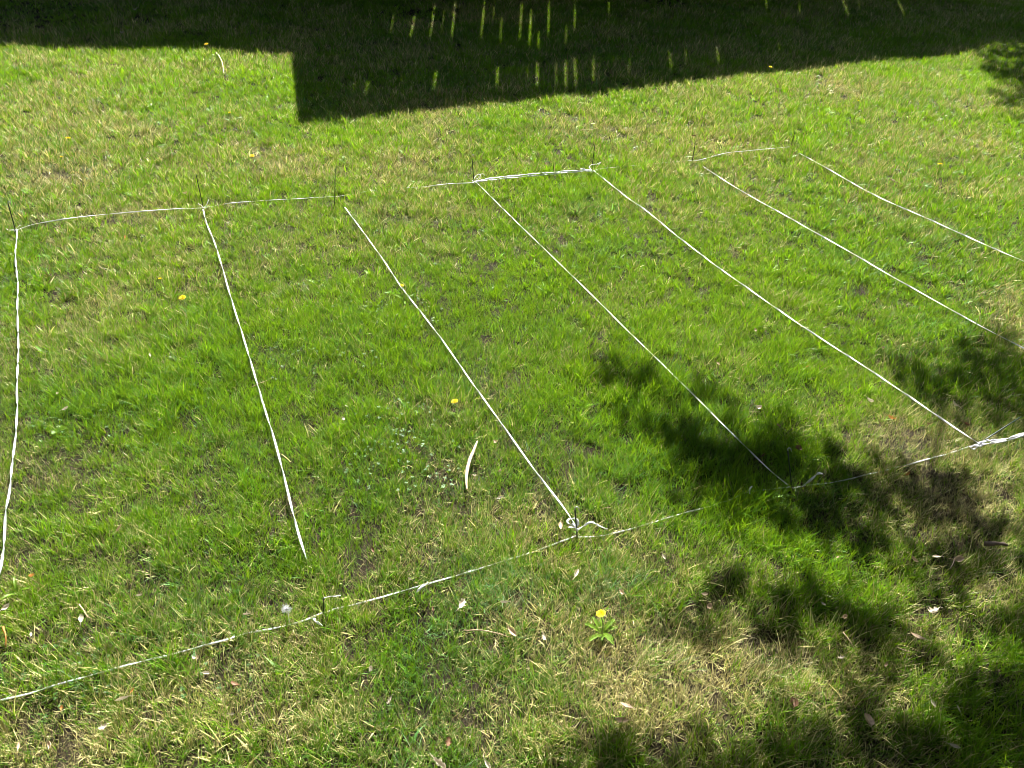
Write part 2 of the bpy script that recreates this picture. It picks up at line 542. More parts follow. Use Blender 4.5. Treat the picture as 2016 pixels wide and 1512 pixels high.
def fields(x, y, u, v):
    n = 0.5 * N1(x, y, 0.55) + 0.3 * N2(x, y, 0.22) + 0.2 * N3(x, y, 0.09)
    dry = 0.13 + 0.16 * np.clip((v - 1080) / 300, 0, 1) + 0.04 * np.clip((450 - v) / 200, 0, 1) + (n - 0.5) * 0.95 + blobs(u, v, DRY)
    n2 = 0.5 * N4(x, y, 0.5) + 0.5 * N3(x + 9, y, 0.17)
    lush = (n2 - 0.5) * 1.3 + blobs(u, v, LUSH)
    cool = blobs(u, v, COOL)
    bare = blobs(u, v, BARE)
    return dry, lush, cool, bare


def pick_turf(x, y, u, v, dist, g, n):
    dry, lush, cool, bare = fields(x, y, u, v)
    cl = 0.6 * N2(x * 1.1 + 3, y, 0.030) + 0.4 * N1(x, y * 0.9, 0.062)        # little clumps and the hollows between them
    cl = np.clip((cl - 0.5) * 2.6 + 0.5, 0, 1)
    near = np.clip((v - 900) / 550, 0, 1)                 # the foreground stands a little longer
    lush2 = lush + 0.30 * near - 0.05
    islong = g.random(n) < np.clip(0.03 + 0.42 * lush2, 0.0, 0.75)
    idx = np.where(islong, 6 + g.integers(0, 4, n), g.integers(0, 6, n))
    s = (0.88 + 0.30 * np.clip(lush2, -0.5, 1.3) + g.normal(0, 0.12, n)) * np.where(dry > 0.55, 0.85, 1.0)
    s = s * (0.78 + 0.5 * cl)
    s = np.clip(s * (1 + 0.35 * (N3(x * 1.3, y, 0.05) - 0.5)), 0.45, 1.5)
    s = np.where(islong, np.clip(s * 0.82, 0.5, 1.25), s)
    wide = 1.0 + 0.0 * s
    scl = np.stack([s * wide, s * wide, s], 1)
    tilt = np.stack([g.normal(0, 0.10, n), g.normal(0.03, 0.10, n), g.uniform(0, 6.283, n)], 1)
    dryv = np.clip(dry * np.where(islong, 0.45, 1.0) + g.normal(0, 0.10, n), 0.02, 0.97)
    hue = 0.58 + 0.55 * (N2(x + 5, y, 0.33) - 0.5) + 0.3 * (N4(x, y + 7, 1.3) - 0.5) + g.normal(0, 0.13, n) - 0.55 * cool + 0.08 * np.clip((600 - v) / 400, 0, 1)
    hue = np.clip(hue, 0, 1)
    far = np.clip((dist - 3.2) / 4.0, 0, 1)
    broad = g.random(n) < 0.012 + 0.85 * far
    idx = np.where(broad, 16 + g.integers(0, 4, n), idx)
    scl = scl * (1 + 0.15 * far)[:, None] * np.array([1.1, 1.1, 0.85])
    dens = np.clip(1.0 - 0.18 * np.clip(dry - 0.3, 0, 1) - 0.9 * bare, 0.04, 1) * (1 - 0.35 * far) * (0.42 - 0.2 * far + (0.75 + 0.2 * far) * cl)
    return idx, scl, tilt, dryv, hue, dens


def pick_thatch(x, y, u, v, dist, g, n):
    dry, lush, cool, bare = fields(x, y, u, v)
    idx = 10 + g.integers(0, 4, n)
    s = np.clip(0.85 + g.normal(0, 0.15, n), 0.5, 1.3)
    scl = np.stack([s, s, s], 1)
    tilt = np.stack([g.normal(0, 0.1, n), g.normal(0, 0.1, n), g.uniform(0, 6.283, n)], 1)
    dryv = np.clip(0.45 + 0.8 * dry, 0.25, 1.0)
    hue = np.clip(0.5 + g.normal(0, 0.15, n), 0, 1)
    dens = np.clip(0.30 + 0.9 * dry - 0.3 * bare, 0.12, 1) * (1 - 0.35 * np.clip((dist - 3.2) / 4.0, 0, 1))
    return idx, scl, tilt, dryv, hue, dens


scatter('grass', 'mown green lawn grass in sun and deck shade', None, -10, 10, 0.2, 13.2, 2700, pick_turf, 11)
scatter('dry_grass', 'pale straw thatch lying low between the green grass', None, -10, 10, 0.2, 13.2, 900, pick_thatch, 12)


def pick_fescue_at(spots):
    def f(x, y, u, v, dist, g, n):
        d = np.zeros(n); ang = np.zeros(n); dr = np.zeros(n); hu = np.zeros(n)
        for (cu, cv, ru, rv, a, dryness, h) in spots:
            m = np.exp(-(((u - cu) / ru) ** 2 + ((v - cv) / rv) ** 2) * 1.4)
            b = m > d
            ang = np.where(b, a, ang); dr = np.where(b, dryness, dr); hu = np.where(b, h, hu)
            d = np.maximum(d, m)
        idx = 14 + g.integers(0, 2, n)
        s = np.clip(0.9 + g.normal(0, 0.12, n), 0.5, 1.2)
        tilt = np.stack([g.normal(0, 0.08, n), g.normal(0, 0.08, n), ang + g.normal(0, 0.35, n)], 1)
        return idx, np.stack([s, s, s], 1), tilt, np.clip(dr + g.normal(0, 0.1, n), 0, 1), np.clip(hu + g.normal(0, 0.08, n), 0, 1), np.where(d > 0.3, d, 0)
    return f


scatter('fescue_grass', 'clumps of fine bluish and straw fescue combed over', None, -3, 4, 0.8, 4.5, 560,
        pick_fescue_at([(1015, 1170, 50, 50, 2.1, 0.05, 0.0), (1205, 1150, 55, 50, 1.0, 0.05, 0.0), (1520, 1330, 80, 30, 0.5, 0.6, .6),
                        (1290, 1300, 80, 40, 0.7, 0.5, .6), (1180, 420, 40, 10, 0.3, .2, .0), (1960, 1125, 60, 25, 0.6, 0.8, .5), (1550, 190, 30, 10, 0, .3, 0)]), 13)

# ------------------------------------------------------------------ stakes
def stake(top, base, label, hook=True, r=0.0028):
    """rod of the far or near row; base is where it leaves the grass, top is its upper end"""
    o = empty('garden_stake', base, label, 'stake', 'thin green stakes marking the rows')
    d = top - base
    low = base - d.normalized() * 0.05 - base
    m = MB(); m.tube([low, d * 0.35, d * 0.7, d], [r, r, r * 0.95, r * 0.9], 8)
    m.build('rod', M_stake, o, True)
    if hook:
        u = d.normalized()
        side = Vector((1, 0.2, 0)).normalized()
        pts = [d + u * 0.001, d + u * 0.010 + side * 0.001, d + u * 0.014 + side * 0.006, d + u * 0.010 + side * 0.012, d - u * 0.004 + side * 0.014]
        m = MB(); m.tube(pts, [r * 0.95, r * 0.9, r * 0.85, r * 0.8, r * 0.6], 7)
        m.build('hook', M_staketip, o, True)
    return o


def on_ray(px, py, base, length_hint=None):
    """point on the camera ray through (px,py) nearest the vertical over base"""
    d = (R3 @ Vector(((px - 1008) / FPX, (756 - py) / FPX, -1.0))).normalized()
    # keep the same distance from the camera plan-wise
    t = math.hypot(base.x, base.y) / math.hypot(d.x, d.y)
    return Vector((0, 0, CAM_H)) + d * t


for (bx, by, tx, ty, lab, hk) in [
    (33, 462, 16, 401, 'thin dark stake at the far left corner of the string grid, leaning left', True),
    (400, 408, 386, 344, 'thin dark stake where the second ribbon from the left meets the top ribbon', False),
    (659, 402, 660, 332, 'thin upright dark stake above the third ribbon, standing free of it', False),
    (933, 358, 929, 308, 'thin dark stake with pale tip and ribbon loop, left end of the doubled ribbon', True),
    (1165, 334, 1171, 286, 'thin dark stake at the right end of the doubled ribbon', False),
    (1363, 316, 1369, 281, 'short dark stake at the start of the sixth ribbon from the left', False),
    (1557, 288, 1565, 259, 'short dark stake nearest the upper right, beside the seventh ribbon', False),
    (1136, 1052, 1132, 1004, 'dark stake in the foreground with a looped knot of ribbon around it', True),
    (1559, 962, 1551, 888, 'dark green stake standing in the tree shade at the end of the fourth ribbon', True),
    (637, 1208, 637, 1178, 'short dark stake almost buried in long grass near the tuft of white fluff', False),
]:
    b = at(bx, by, 0.015)
    stake(on_ray(tx, ty, b), b, lab, hk)
b = at(1926, 874, 0.02)
t_ = at(2009, 821, 0.07)
stake(t_, b, 'dark stake knocked almost flat at the right hand corner knot', False)

# ------------------------------------------------------------------ ribbons
def ribbon_strip(mb, path, width, seed, phase=0.0, tw=(0.10, 0.30), flat=0.55):
    r = random.Random(seed)
    n = len(path)
    # twist: long open stretches, quick half turns between them
    ang = []
    a = phase + r.uniform(-0.5, 0.5)
    half = r.uniform(*tw); left = half
    for i in range(n):
        ang.append(a - 0.38 * math.sin(2 * a))
        st = (path[i] - path[i - 1]).length if i else 0.0
        a += math.pi * st / half
        left -= st
        if left <= 0:
            half = r.uniform(*tw); left = half
    rings = []
    for i, p in enumerate(path):
        d = (path[min(i + 1, n - 1)] - path[max(i - 1, 0)]).normalized()
        side = d.cross(Vector((0, 0, 1)))
        if side.length < 0.05: side = Vector((1, 0, 0))
        side.normalize()
        up = side.cross(d).normalized()
        w = side * math.cos(ang[i]) + up * math.sin(ang[i])
        nn = d.cross(w).normalized()
        hw = width * 0.5 * (1.0 if flat is None else 1.0)
        fold = 0.45 * hw
        k = len(mb.v)
        t = 0.0007
        for q in (p - w * hw + nn * fold * 0.3 + nn * t, p + nn * t, p + w * hw + nn * fold * 0.3 + nn * t,
                  p + w * hw + nn * fold * 0.3 - nn * t, p - nn * t, p - w * hw + nn * fold * 0.3 - nn * t):
            mb.v.append(tuple(q))
        rings.append(k)
    for i in range(n - 1):
        a, b = rings[i], rings[i + 1]
        for k in range(6):
            mb.f.append((a + k, a + (k + 1) % 6, b + (k + 1) % 6, b + k))


def ribbon(pts, label, width=0.0095, h=0.05, seed=0, wob=0.0, tw=(0.10, 0.30), group=None, name='ribbon'):
    width *= 0.62
    """pts: (px, py[, height])"""
    P = [at(p[0], p[1], p[2] if len(p) > 2 else h) for p in pts]
    path = smooth_path(P, 0.008)
    if wob:
        r = Noise(seed + 50)
        base = np.array([(p.x, p.y, p.z) for p in path])
        s = np.arange(len(path)) * 0.008
        dz = (r(s, s * 0 + 3, 0.13) - 0.5) * wob
        dx = (r(s, s * 0 + 9, 0.10) - 0.5) * wob * 0.8
        path = [Vector((b[0] + dx[i] * 0.3, b[1] + dx[i], max(b[2] + dz[i], 0.008))) for i, b in enumerate(base)]
    o0 = path[0].copy()
    mb = MB()
    ribbon_strip(mb, [p - o0 for p in path], width, seed, tw=tw)
    o = mb.build(name, M_ribbon, None, True)
    o.location = o0
    tag(o, label, 'ribbon', group)
    return o


GR = 'white ribbons marking out the rows'
GP = 'white ribbons round the edge of the grid'
ribbon([(33, 452), (33, 470), (30, 505), (35, 560), (34, 610), (36, 680), (33, 760), (34, 800), (31, 850), (25, 905), (22, 930), (18, 970), (11, 1010), (9, 1050), (4, 1100), (-4, 1150), (-20, 1240)],
       'twisted white ribbon running down the left edge of the picture', 0.0130, 0.036, 1, tw=(.10, .22), group=GR)
ribbon([(400, 412), (407, 440), (425, 485), (447, 560), (462, 610), (487, 690), (515, 785), (540, 865), (562, 950), (582, 1030), (595, 1075, .035), (603, 1100, .015)],
       'white ribbon second from the left, bending slightly down to the long grass', 0.0130, 0.036, 2, tw=(.15, .35), group=GR)
ribbon([(679, 408, .034), (750, 505), (790, 565), (860, 655), (920, 740), (995, 845), (1060, 935), (1105, 993), (1130, 1030, .036)],
       'white ribbon third from the left, running to the knotted foreground stake', 0.0118, 0.036, 3, tw=(.15, .35), group=GR)
ribbon([(937, 358), (1020, 440), (1140, 556), (1240, 655), (1345, 757), (1450, 862), (1512, 922), (1550, 954, .035)],
       'thin white ribbon fourth from the left, ending in the tree shade', 0.0088, 0.036, 4, tw=(.10, .4), group=GR)
ribbon([(1168, 335), (1230, 385), (1270, 413), (1340, 470), (1415, 527), (1490, 580), (1570, 636), (1650, 688), (1760, 760), (1850, 822), (1926, 872, .036)],
       'bold white ribbon fifth from the left, ending at the right hand corner knot', 0.0130, 0.036, 5, tw=(.12, .28), group=GR)
ribbon([(1385, 328, .03), (1450, 370), (1560, 432), (1680, 500), (1770, 552), (1900, 625), (2016, 686), (2120, 740)],
       'white ribbon sixth from the left, leaving the picture on the right', 0.0110, 0.040, 6, tw=(.15, .45), group=GR)
ribbon([(1573, 301, .03), (1640, 338), (1720, 383), (1850, 441), (1940, 482), (2016, 514), (2130, 562)],
       'white ribbon nearest the upper right corner, leaving the picture on the right', 0.0130, 0.040, 7, tw=(.15, .4), group=GR)
# top edge
ribbon([(34, 452, .02), (60, 443, .015), (90, 437, .03), (150, 428, .05), (220, 421, .05), (290, 415, .05), (345, 411, .04), (372, 411, .03), (398, 409, .012)],
       'white ribbon along the top edge between the two leftmost stakes', 0.0100, 0.05, 11, tw=(.2, .5), group=GP)
ribbon([(402, 409, .035), (440, 401, .024), (500, 396, .018), (545, 393, .024), (590, 391, .022), (659, 388, .010)],
       'half hidden white ribbon between the second and third stakes of the top edge', 0.0080, 0.04, 12, wob=0.01, group=GP)
ribbon([(660, 388, .008), (720, 378, .008), (800, 370, .018), (860, 364, .026), (932, 358, .04)],
       'faint white ribbon reaching the doubled ribbon from the left', 0.0080, 0.04, 13, wob=0.01, group=GP)


def double_ribbon(pa, pb, label, w, seed):
    mb = MB()
    A = smooth_path([at(*p) for p in pa], 0.008); B = smooth_path([at(*p) for p in pb], 0.008)
    o0 = A[0].copy()
    ribbon_strip(mb, [p - o0 for p in A], w, seed, tw=(.06, .2))
    ribbon_strip(mb, [p - o0 for p in B], w, seed + 1, tw=(.06, .2))
    o = mb.build('ribbon', M_ribbon, None, True); o.location = o0
    tag(o, label, 'ribbon', GP)


double_ribbon([(934, 357, .05), (965, 351, .05), (1040, 343, .055), (1100, 338, .055), (1145, 335, .05), (1163, 334, .04)],
              [(935, 358, .045), (975, 353, .045), (1050, 346, .045), (1100, 341, .045), (1150, 337, .045), (1166, 336, .04)],
              'doubled bright white ribbon stretched between two stakes of the top edge', 0.011, 21)
ribbon([(1168, 336, .04), (1180, 333, .02), (1205, 330, .026), (1250, 326, .014), (1310, 322, .008), (1362, 318, .012)],
       'almost hidden white ribbon right of the doubled ribbon', 0.0070, 0.03, 14, wob=0.008, group=GP)
ribbon([(1365, 317, .035), (1385, 313, .045), (1430, 301, .05), (1470, 297, .05), (1510, 293, .045), (1556, 289, .028)],
       'slightly bowed white ribbon between the two rightmost top stakes', 0.0080, 0.04, 15, group=GP)
# bottom edge, sunk in the longer grass
ribbon([(-80, 1405, 0.004), (0, 1385, 0.009), (65, 1369, 0.009), (120, 1354, 0.004), (180, 1337, 0.004), (250, 1315, 0.009), (312, 1300, 0.007), (345, 1291, 0.009), (400, 1275, 0.010), (445, 1262, 0.009),
        (480, 1250, 0.010), (540, 1237, 0.012), (590, 1225, 0.012), (636, 1209, 0.004)],
       'white ribbon threading through long grass at the lower left', 0.0085, 0.025, 16, tw=(.08, .2), wob=0.006, group=GP)
ribbon([(638, 1209, 0.004), (665, 1198, 0.007), (700, 1190, 0.010), (745, 1178, 0.014), (795, 1163, 0.012), (830, 1153, 0.014), (862, 1143, 0.014), (900, 1132, 0.009), (950, 1117, 0.013), (1005, 1101, 0.009), (1060, 1083, 0.004), (1134, 1056, 0.004)],
       'white ribbon sunk in the grass between the buried stake and the knotted stake', 0.0085, 0.025, 17, tw=(.08, .2), wob=0.006, group=GP)
ribbon([(1138, 1058, 0.004), (1185, 1055, 0.009), (1230, 1044, 0.010), (1280, 1030, 0.010), (1340, 1013, 0.009), (1400, 996, 0.009), (1440, 985, 0.004), (1475, 970, 0.007), (1556, 960, 0.004)],
       'white ribbon through the grass from the knotted stake into the tree shade', 0.0085, 0.04, 18, wob=0.006, tw=(.06, .2), group=GP)
ribbon([(1560, 962, 0.004), (1600, 955, 0.004), (1668, 945, 0.009), (1690, 940, 0.004), (1728, 930, 0.012), (1746, 926, 0.010), (1765, 920, 0.004), (1790, 915, 0.010), (1850, 899, 0.009), (1890, 884, 0.009), (1925, 873, 0.010)],
       'broken looking white ribbon in dappled shade left of the corner knot', 0.0085, 0.025, 19, wob=0.008, tw=(.06, .15), group=GP)
double_ribbon([(1926, 873, .055), (1945, 867, .065), (1970, 866, .06), (1995, 860, .06), (2016, 853, .06), (2080, 840, .05)],
              [(1924, 877, .05), (1950, 872, .05), (1980, 868, .05), (2010, 858, .05), (2085, 842, .05)],
              'doubled white ribbon leaving the corner knot to the right edge', 0.010, 31)


def knot(pts_list, label, w=0.004, name='ribbon_knot'):
    mb = MB()
    o0 = at(*pts_list[0][0])
    for k, pts in enumerate(pts_list):
        path = smooth_path([at(*p) - o0 for p in pts], 0.003)
        ribbon_strip(mb, path, w, 70 + k, tw=(.03, .08))
    o = mb.build(name, M_ribbon, None, True); o.location = o0
    tag(o, label, 'ribbon knot')


knot([[(1135, 1035, .05), (1122, 1032, .06), (1117, 1027, .065), (1121, 1022, .07), (1131, 1021, .075), (1137, 1024, .07), (1138, 1031, .06), (1134, 1036, .05)],
      [(1136, 1043, .04), (1148, 1036, .06), (1160, 1029, .075), (1168, 1029, .075), (1180, 1035, .06), (1195, 1041, .035)],
      [(1128, 1029, .055), (1133, 1037, .05), (1137, 1046, .04), (1134, 1040, .05), (1120, 1038, .03)]],
     'looped ribbon knot with a loose curled end on the foreground stake', 0.0075)
knot([[(933, 357, .05), (934, 351, .065), (938, 345, .075), (944, 343, .075), (945, 348, .065), (937, 353, .055)],
      [(944, 344, .06), (950, 342, .06), (955, 346, .04)], [(930, 355, .05), (934, 361, .04), (938, 357, .05)]],
     'small loop of ribbon tied round the stake at the left end of the doubled ribbon', 0.004)
knot([[(1164, 334, .05), (1160, 329, .055), (1165, 324, .06), (1175, 323, .065), (1183, 319, .075), (1178, 325, .05)],
      [(1143, 332, .06), (1150, 331, .06), (1152, 335, .05)], [(1160, 336, .05), (1165, 339, .04), (1170, 335, .05)]],
     'ribbon ends tied at the stake on the right end of the doubled ribbon', 0.005)
knot([[(34, 451, .045), (28, 455, .04), (34, 448, .06), (40, 443, .07)], [(34, 452, .04), (18, 453, .03), (12, 450, .03)]],
     'frayed ribbon tie on the far left corner stake', 0.005)
knot([[(400, 409, .05), (396, 404, .06), (390, 401, .06)], [(400, 409, .05), (406, 404, .06), (411, 393, .08)], [(398, 414, .05), (402, 410, .045), (397, 408, .05)]],
     'ribbon tie with two upright ends on the second stake from the left', 0.0035)
knot([[(1926, 876, .05), (1915, 878, .045), (1910, 880, .05), (1918, 884, .03), (1925, 878, .05)], [(1927, 872, .05), (1940, 867, .075), (1955, 869, .06)],
      [(1928, 870, .05), (1933, 876, .055), (1929, 880, .05)]],
     'bunched ribbon knot at the right hand corner where the fallen stake lies', 0.008)
knot([[(1581, 956, .03), (1592, 948, .05), (1604, 938, .07), (1611, 932, .08), (1619, 932, .07)]],
     'loose twist of ribbon standing out of the grass right of the shaded stake', 0.009, 'ribbon_end')
knot([[(1476, 972, .03), (1476, 963, .07), (1481, 957, .08)]],
     'small pale curl of ribbon sticking up in the dark tree shade', 0.006, 'ribbon_end')
knot([[(618, 1217, .06), (622, 1223, .06), (634, 1231, .03)]], 'short curl of ribbon lying in the grass right of the white fluff', 0.008, 'ribbon_end')
knot([[(638, 1177, .06), (650, 1174, .06), (660, 1174, .06), (671, 1172, .06)]], 'thin ribbon end beside the top of the buried stake', 0.003, 'ribbon_end')
knot([[(822, 1165, .03), (828, 1158, .06), (836, 1151, .07), (843, 1148, .06)]], 'frayed ribbon end folded over the lower left ribbon', 0.010, 'ribbon_end')

# ------------------------------------------------------------------ dandelions
def petal_head(mb, r, seed, flatn=0.12):
    rr = random.Random(seed)
    for ring, (n, r0, r1, lift) in enumerate([(30, .25, 1.0, -.05), (26, .15, .82, .10), (20, .08, .6, .22), (12, .02, .35, .30)]):
        for k in range(n):
            a = 6.283 * (k + rr.uniform(-.3, .3)) / n
            ra = r1 * rr.uniform(.88, 1.05) * r
            ca, sa = math.cos(a), math.sin(a)
            w = 0.085 * r
            z0 = r * 0.05; z1 = r * (flatn + lift) * rr.uniform(.7, 1.2)
            b0 = (r0 * r * ca, r0 * r * sa)
            e = (ra * ca, ra * sa)
            nx, ny = -sa * w, ca * w
            mb.face([(b0[0] - nx * .6, b0[1] - ny * .6, z0), (b0[0] + nx * .6, b0[1] + ny * .6, z0), ((b0[0] + e[0]) / 2 + nx, (b0[1] + e[1]) / 2 + ny, (z0 + z1) / 2 + .05 * r),
                     (e[0] + nx * .6, e[1] + ny * .6, z1), (e[0] - nx * .6, e[1] - ny * .6, z1), ((b0[0] + e[0]) / 2 - nx, (b0[1] + e[1]) / 2 - ny, (z0 + z1) / 2 + .05 * r)])


def toothed_leaf(mb, L, w, az, lift, seed):
    rr = random.Random(seed)
    n = 8
    pts = []
    p = Vector((0, 0, 0.004)); th = lift
    ca, sa = math.cos(az), math.sin(az)
    for i in range(n + 1):
        t = i / n
        hw = w * 0.5 * (math.sin(math.pi * min(1, t * 0.85 + .08)) ** 0.8) * (1.15 if i % 2 else 0.72)
        if i == n: hw = 0.0005
        d = Vector((ca * math.cos(th), sa * math.cos(th), math.sin(th)))
        side = Vector((-sa, ca, 0))
        pts.append((p - side * hw + Vector((0, 0, hw * .35)), p.copy(), p + side * hw + Vector((0, 0, hw * .35))))
        p = p + d * (L / n)
        th -= (lift + .15) / n * 1.1
    for i in range(n):
        a, b = pts[i], pts[i + 1]
        mb.face([a[0], a[1], b[1], b[0]]); mb.face([a[1], a[2], b[2], b[1]])


def dandelion(px, py, dia, hgt, label, stem_to=None, leaves=0, tilt=(0.0, 0.0), seed=0, leaf_len=0.07, closed=False):
    hgt += 0.03 if py < 600 else 0.008
    head = at(px, py, hgt)
    base = at(*stem_to, 0.0) if stem_to else Vector((head.x + 0.006, head.y + 0.004, float(gz(head.x, head.y))))
    o = empty('dandelion', base, label, 'dandelion', 'yellow dandelions in the lawn')
    hl = head - base
    mb = MB(); petal_head(mb, dia / 2, seed, 0.35 if closed else 0.12)
    h = mb.build('flower_head', M_petal, o)
    h.location = hl; h.rotation_euler = (tilt[0], tilt[1], seed)
    mb = MB(); mb.tube([(0, 0, -.012), (0, 0, -.006), (0, 0, 0.0), (0, 0, 0.002)], [.002, dia * .16, dia * .24, dia * .1], 10)
    c = mb.build('bract_cup', M_dleaf, o, True); c.location = hl
    mb = MB(); mid = hl * 0.5 + Vector((0.006, 0, 0.004))
    mb.tube([Vector((0, 0, -.01)), hl * .25 + Vector((0.004, 0, 0)), mid, hl * .8 + Vector((.002, 0, 0)), hl - Vector((0, 0, .010))], [.0022, .0021, .002, .0019, .0018], 7)
    mb.build('stem', M_stem, o, True)
    rr = random.Random(seed + 5)
    for k in range(leaves):
        mb = MB(); toothed_leaf(mb, leaf_len * rr.uniform(.7, 1.15), leaf_len * .24, 6.283 * k / leaves + rr.uniform(-.3, .3) - 1.2, rr.uniform(.5, 1.0), k + seed)
        mb.build('leaf', M_dleaf, o)
    return o


dandelion(1183, 1208, .030, .075, 'yellow dandelion in the foreground with a rosette of bright green leaves', (1184, 1250), 9, (-.25, 0), 1, .062)
dandelion(895, 790, .029, .055, 'yellow dandelion in mid lawn between the third and fourth ribbons', (902, 818), 4, (-.2, .1), 2, .05)
dandelion(359, 586, .034, .055, 'widest yellow dandelion, between the first and second ribbons', None, 3, (-.2, 0), 3, .05)
dandelion(791, 562, .022, .066, 'small pale yellow dandelion head touching the third ribbon', None, 3, (-.3, 0), 4, .06)
dandelion(315, 549, .018, .05, 'tiny yellow bud up and left of the widest dandelion', None, 2, (0, 0), 5, .05, True)
dandelion(134, 272, .040, .06, 'yellow dandelion at the left with a pair of lit leaves beside it', (124, 290), 4, (-.2, 0), 6, .09)
dandelion(121, 309, .018, .03, 'half closed orange yellow dandelion bud at the far left', None, 0, (0, 0), 7, .05, True)
dandelion(406, 87, .042, .13, 'tall yellow dandelion leaning against the shadow edge at the upper left', (428, 112), 4, (-.2, -.3), 8, .09)
dandelion(452, 222, .022, .05, 'small yellow dandelion bud below the upper left shadow edge', None, 3, (0, 0), 9, .09, True)
dandelion(496, 307, .036, .06, 'yellow dandelion above the second and third stakes', (506, 320), 2, (-.2, 0), 10, .06)
dandelion(1517, 132, .040, .11, 'yellow dandelion at the edge of the deck shade on the right', (1508, 146), 2, (-.2, .2), 11, .09)
dandelion(1690, 199, .018, .05, 'tiny yellow dandelion bud in the pale grass at the upper right', None, 1, (0, 0), 12, .07, True)
dandelion(1851, 323, .038, .05, 'yellow dandelion alone in the lawn at the far right', None, 0, (-.2, 0), 13)

# broad leaved weeds that catch the light
def weed(px, py, n, L, label, seed, w=.26, up=1.0):
    o = empty('weed', at(px, py), label, 'weed', 'broad leaved weeds in the lawn')
    rr = random.Random(seed)
    for k in range(n):
        mb = MB(); toothed_leaf(mb, L * rr.uniform(.7, 1.1), L * w, 6.283 * k / max(n, 1) + rr.uniform(-.4, .4), up * rr.uniform(.75, 1.1), seed * 9 + k)
        mb.build('leaf', M_dleaf, o)


weed(961, 207, 2, .085, 'single upright lit leaf on the deck shadow edge', 1, .28, 1.3)
weed(1233, 200, 3, .07, 'small lit leaves on the shadow edge right of the stake row', 2)
weed(777, 494, 5, .055, 'yellow green weed rosette left of the upper third ribbon', 3)
weed(825, 366, 4, .06, 'lit weed leaves beside the faint top ribbon', 4)
weed(677, 322, 4, .065, 'bright leaves above the free standing stake', 5)
weed(117, 852, 3, .038, 'pair of lit heart shaped leaves near the left ribbon', 6, .7, .9)
weed(1557, 471, 3, .05, 'yellow green leaf left of the seventh ribbon', 7)
weed(1660, 270, 5, .07, 'low bright weed in the upper right lawn', 8)
weed(1785, 172, 4, .07, 'small weed below the straw twig at the upper right', 9)
weed(300, 215, 4, .08, 'faint weed leaves in the upper left lawn', 10)
weed(38, 1175, 3, .08, 'upright broad blade at the left edge above the red stick', 11, .12, 1.3)
weed(350, 1240, 3, .03, 'small round weed leaf right of the left dead leaf', 12, .6)
weed(1933, 325, 4, .05, 'pale weed right of the far right dandelion', 13)
weed(108, 275, 4, .06, 'weed leaves left of the left dandelion', 14)


def clover_patch(px, py, rad, n, label, seed):
    o0 = at(px, py)
    mb = MB(); rr = random.Random(seed)
    for k in range(int(n * .55)):
        a = rr.uniform(0, 6.283); q = rad * math.sqrt(rr.random())
        c = Vector((q * math.cos(a) * 1.4, q * math.sin(a), rr.uniform(.018, .036)))
        s = rr.uniform(.004, .0065); a0 = rr.uniform(0, 6.28)
        for j in range(3):
            b = a0 + j * 2.094
            d = Vector((math.cos(b), math.sin(b), rr.uniform(-.1, .45))); sd = Vector((-math.sin(b), math.cos(b), 0))
            mb.face([c, c + d * s * .6 - sd * s * .55, c + d * s * 1.25 - sd * s * .4, c + d * s * 1.1, c + d * s * 1.25 + sd * s * .4, c + d * s * .6 + sd * s * .55])
        mb.tube([(c.x, c.y, 0), c], .0006, 3, False)
    o = mb.build('clover', M_clover); o.location = o0
    tag(o, label, 'clover', kind='stuff')


clover_patch(780, 830, .12, 60, 'clover patch left of the mid lawn dandelion', 1)
clover_patch(800, 625, .14, 60, 'clover patch by the third ribbon', 2)
clover_patch(800, 915, .18, 110, 'clover patch left of the curved bark strip', 3)
clover_patch(130, 1340, .12, 80, 'bluish clover patch at the lower left ribbon', 4)
clover_patch(640, 600, .2, 50, 'clover among grass right of the second ribbon', 5)
clover_patch(430, 1330, .1, 30, 'sparse clover at the lower left', 6)
clover_patch(640, 720, .2, 60, 'clover between the second and third ribbons', 7)
clover_patch(250, 830, .25, 70, 'clover in the darker grass at the left', 8)

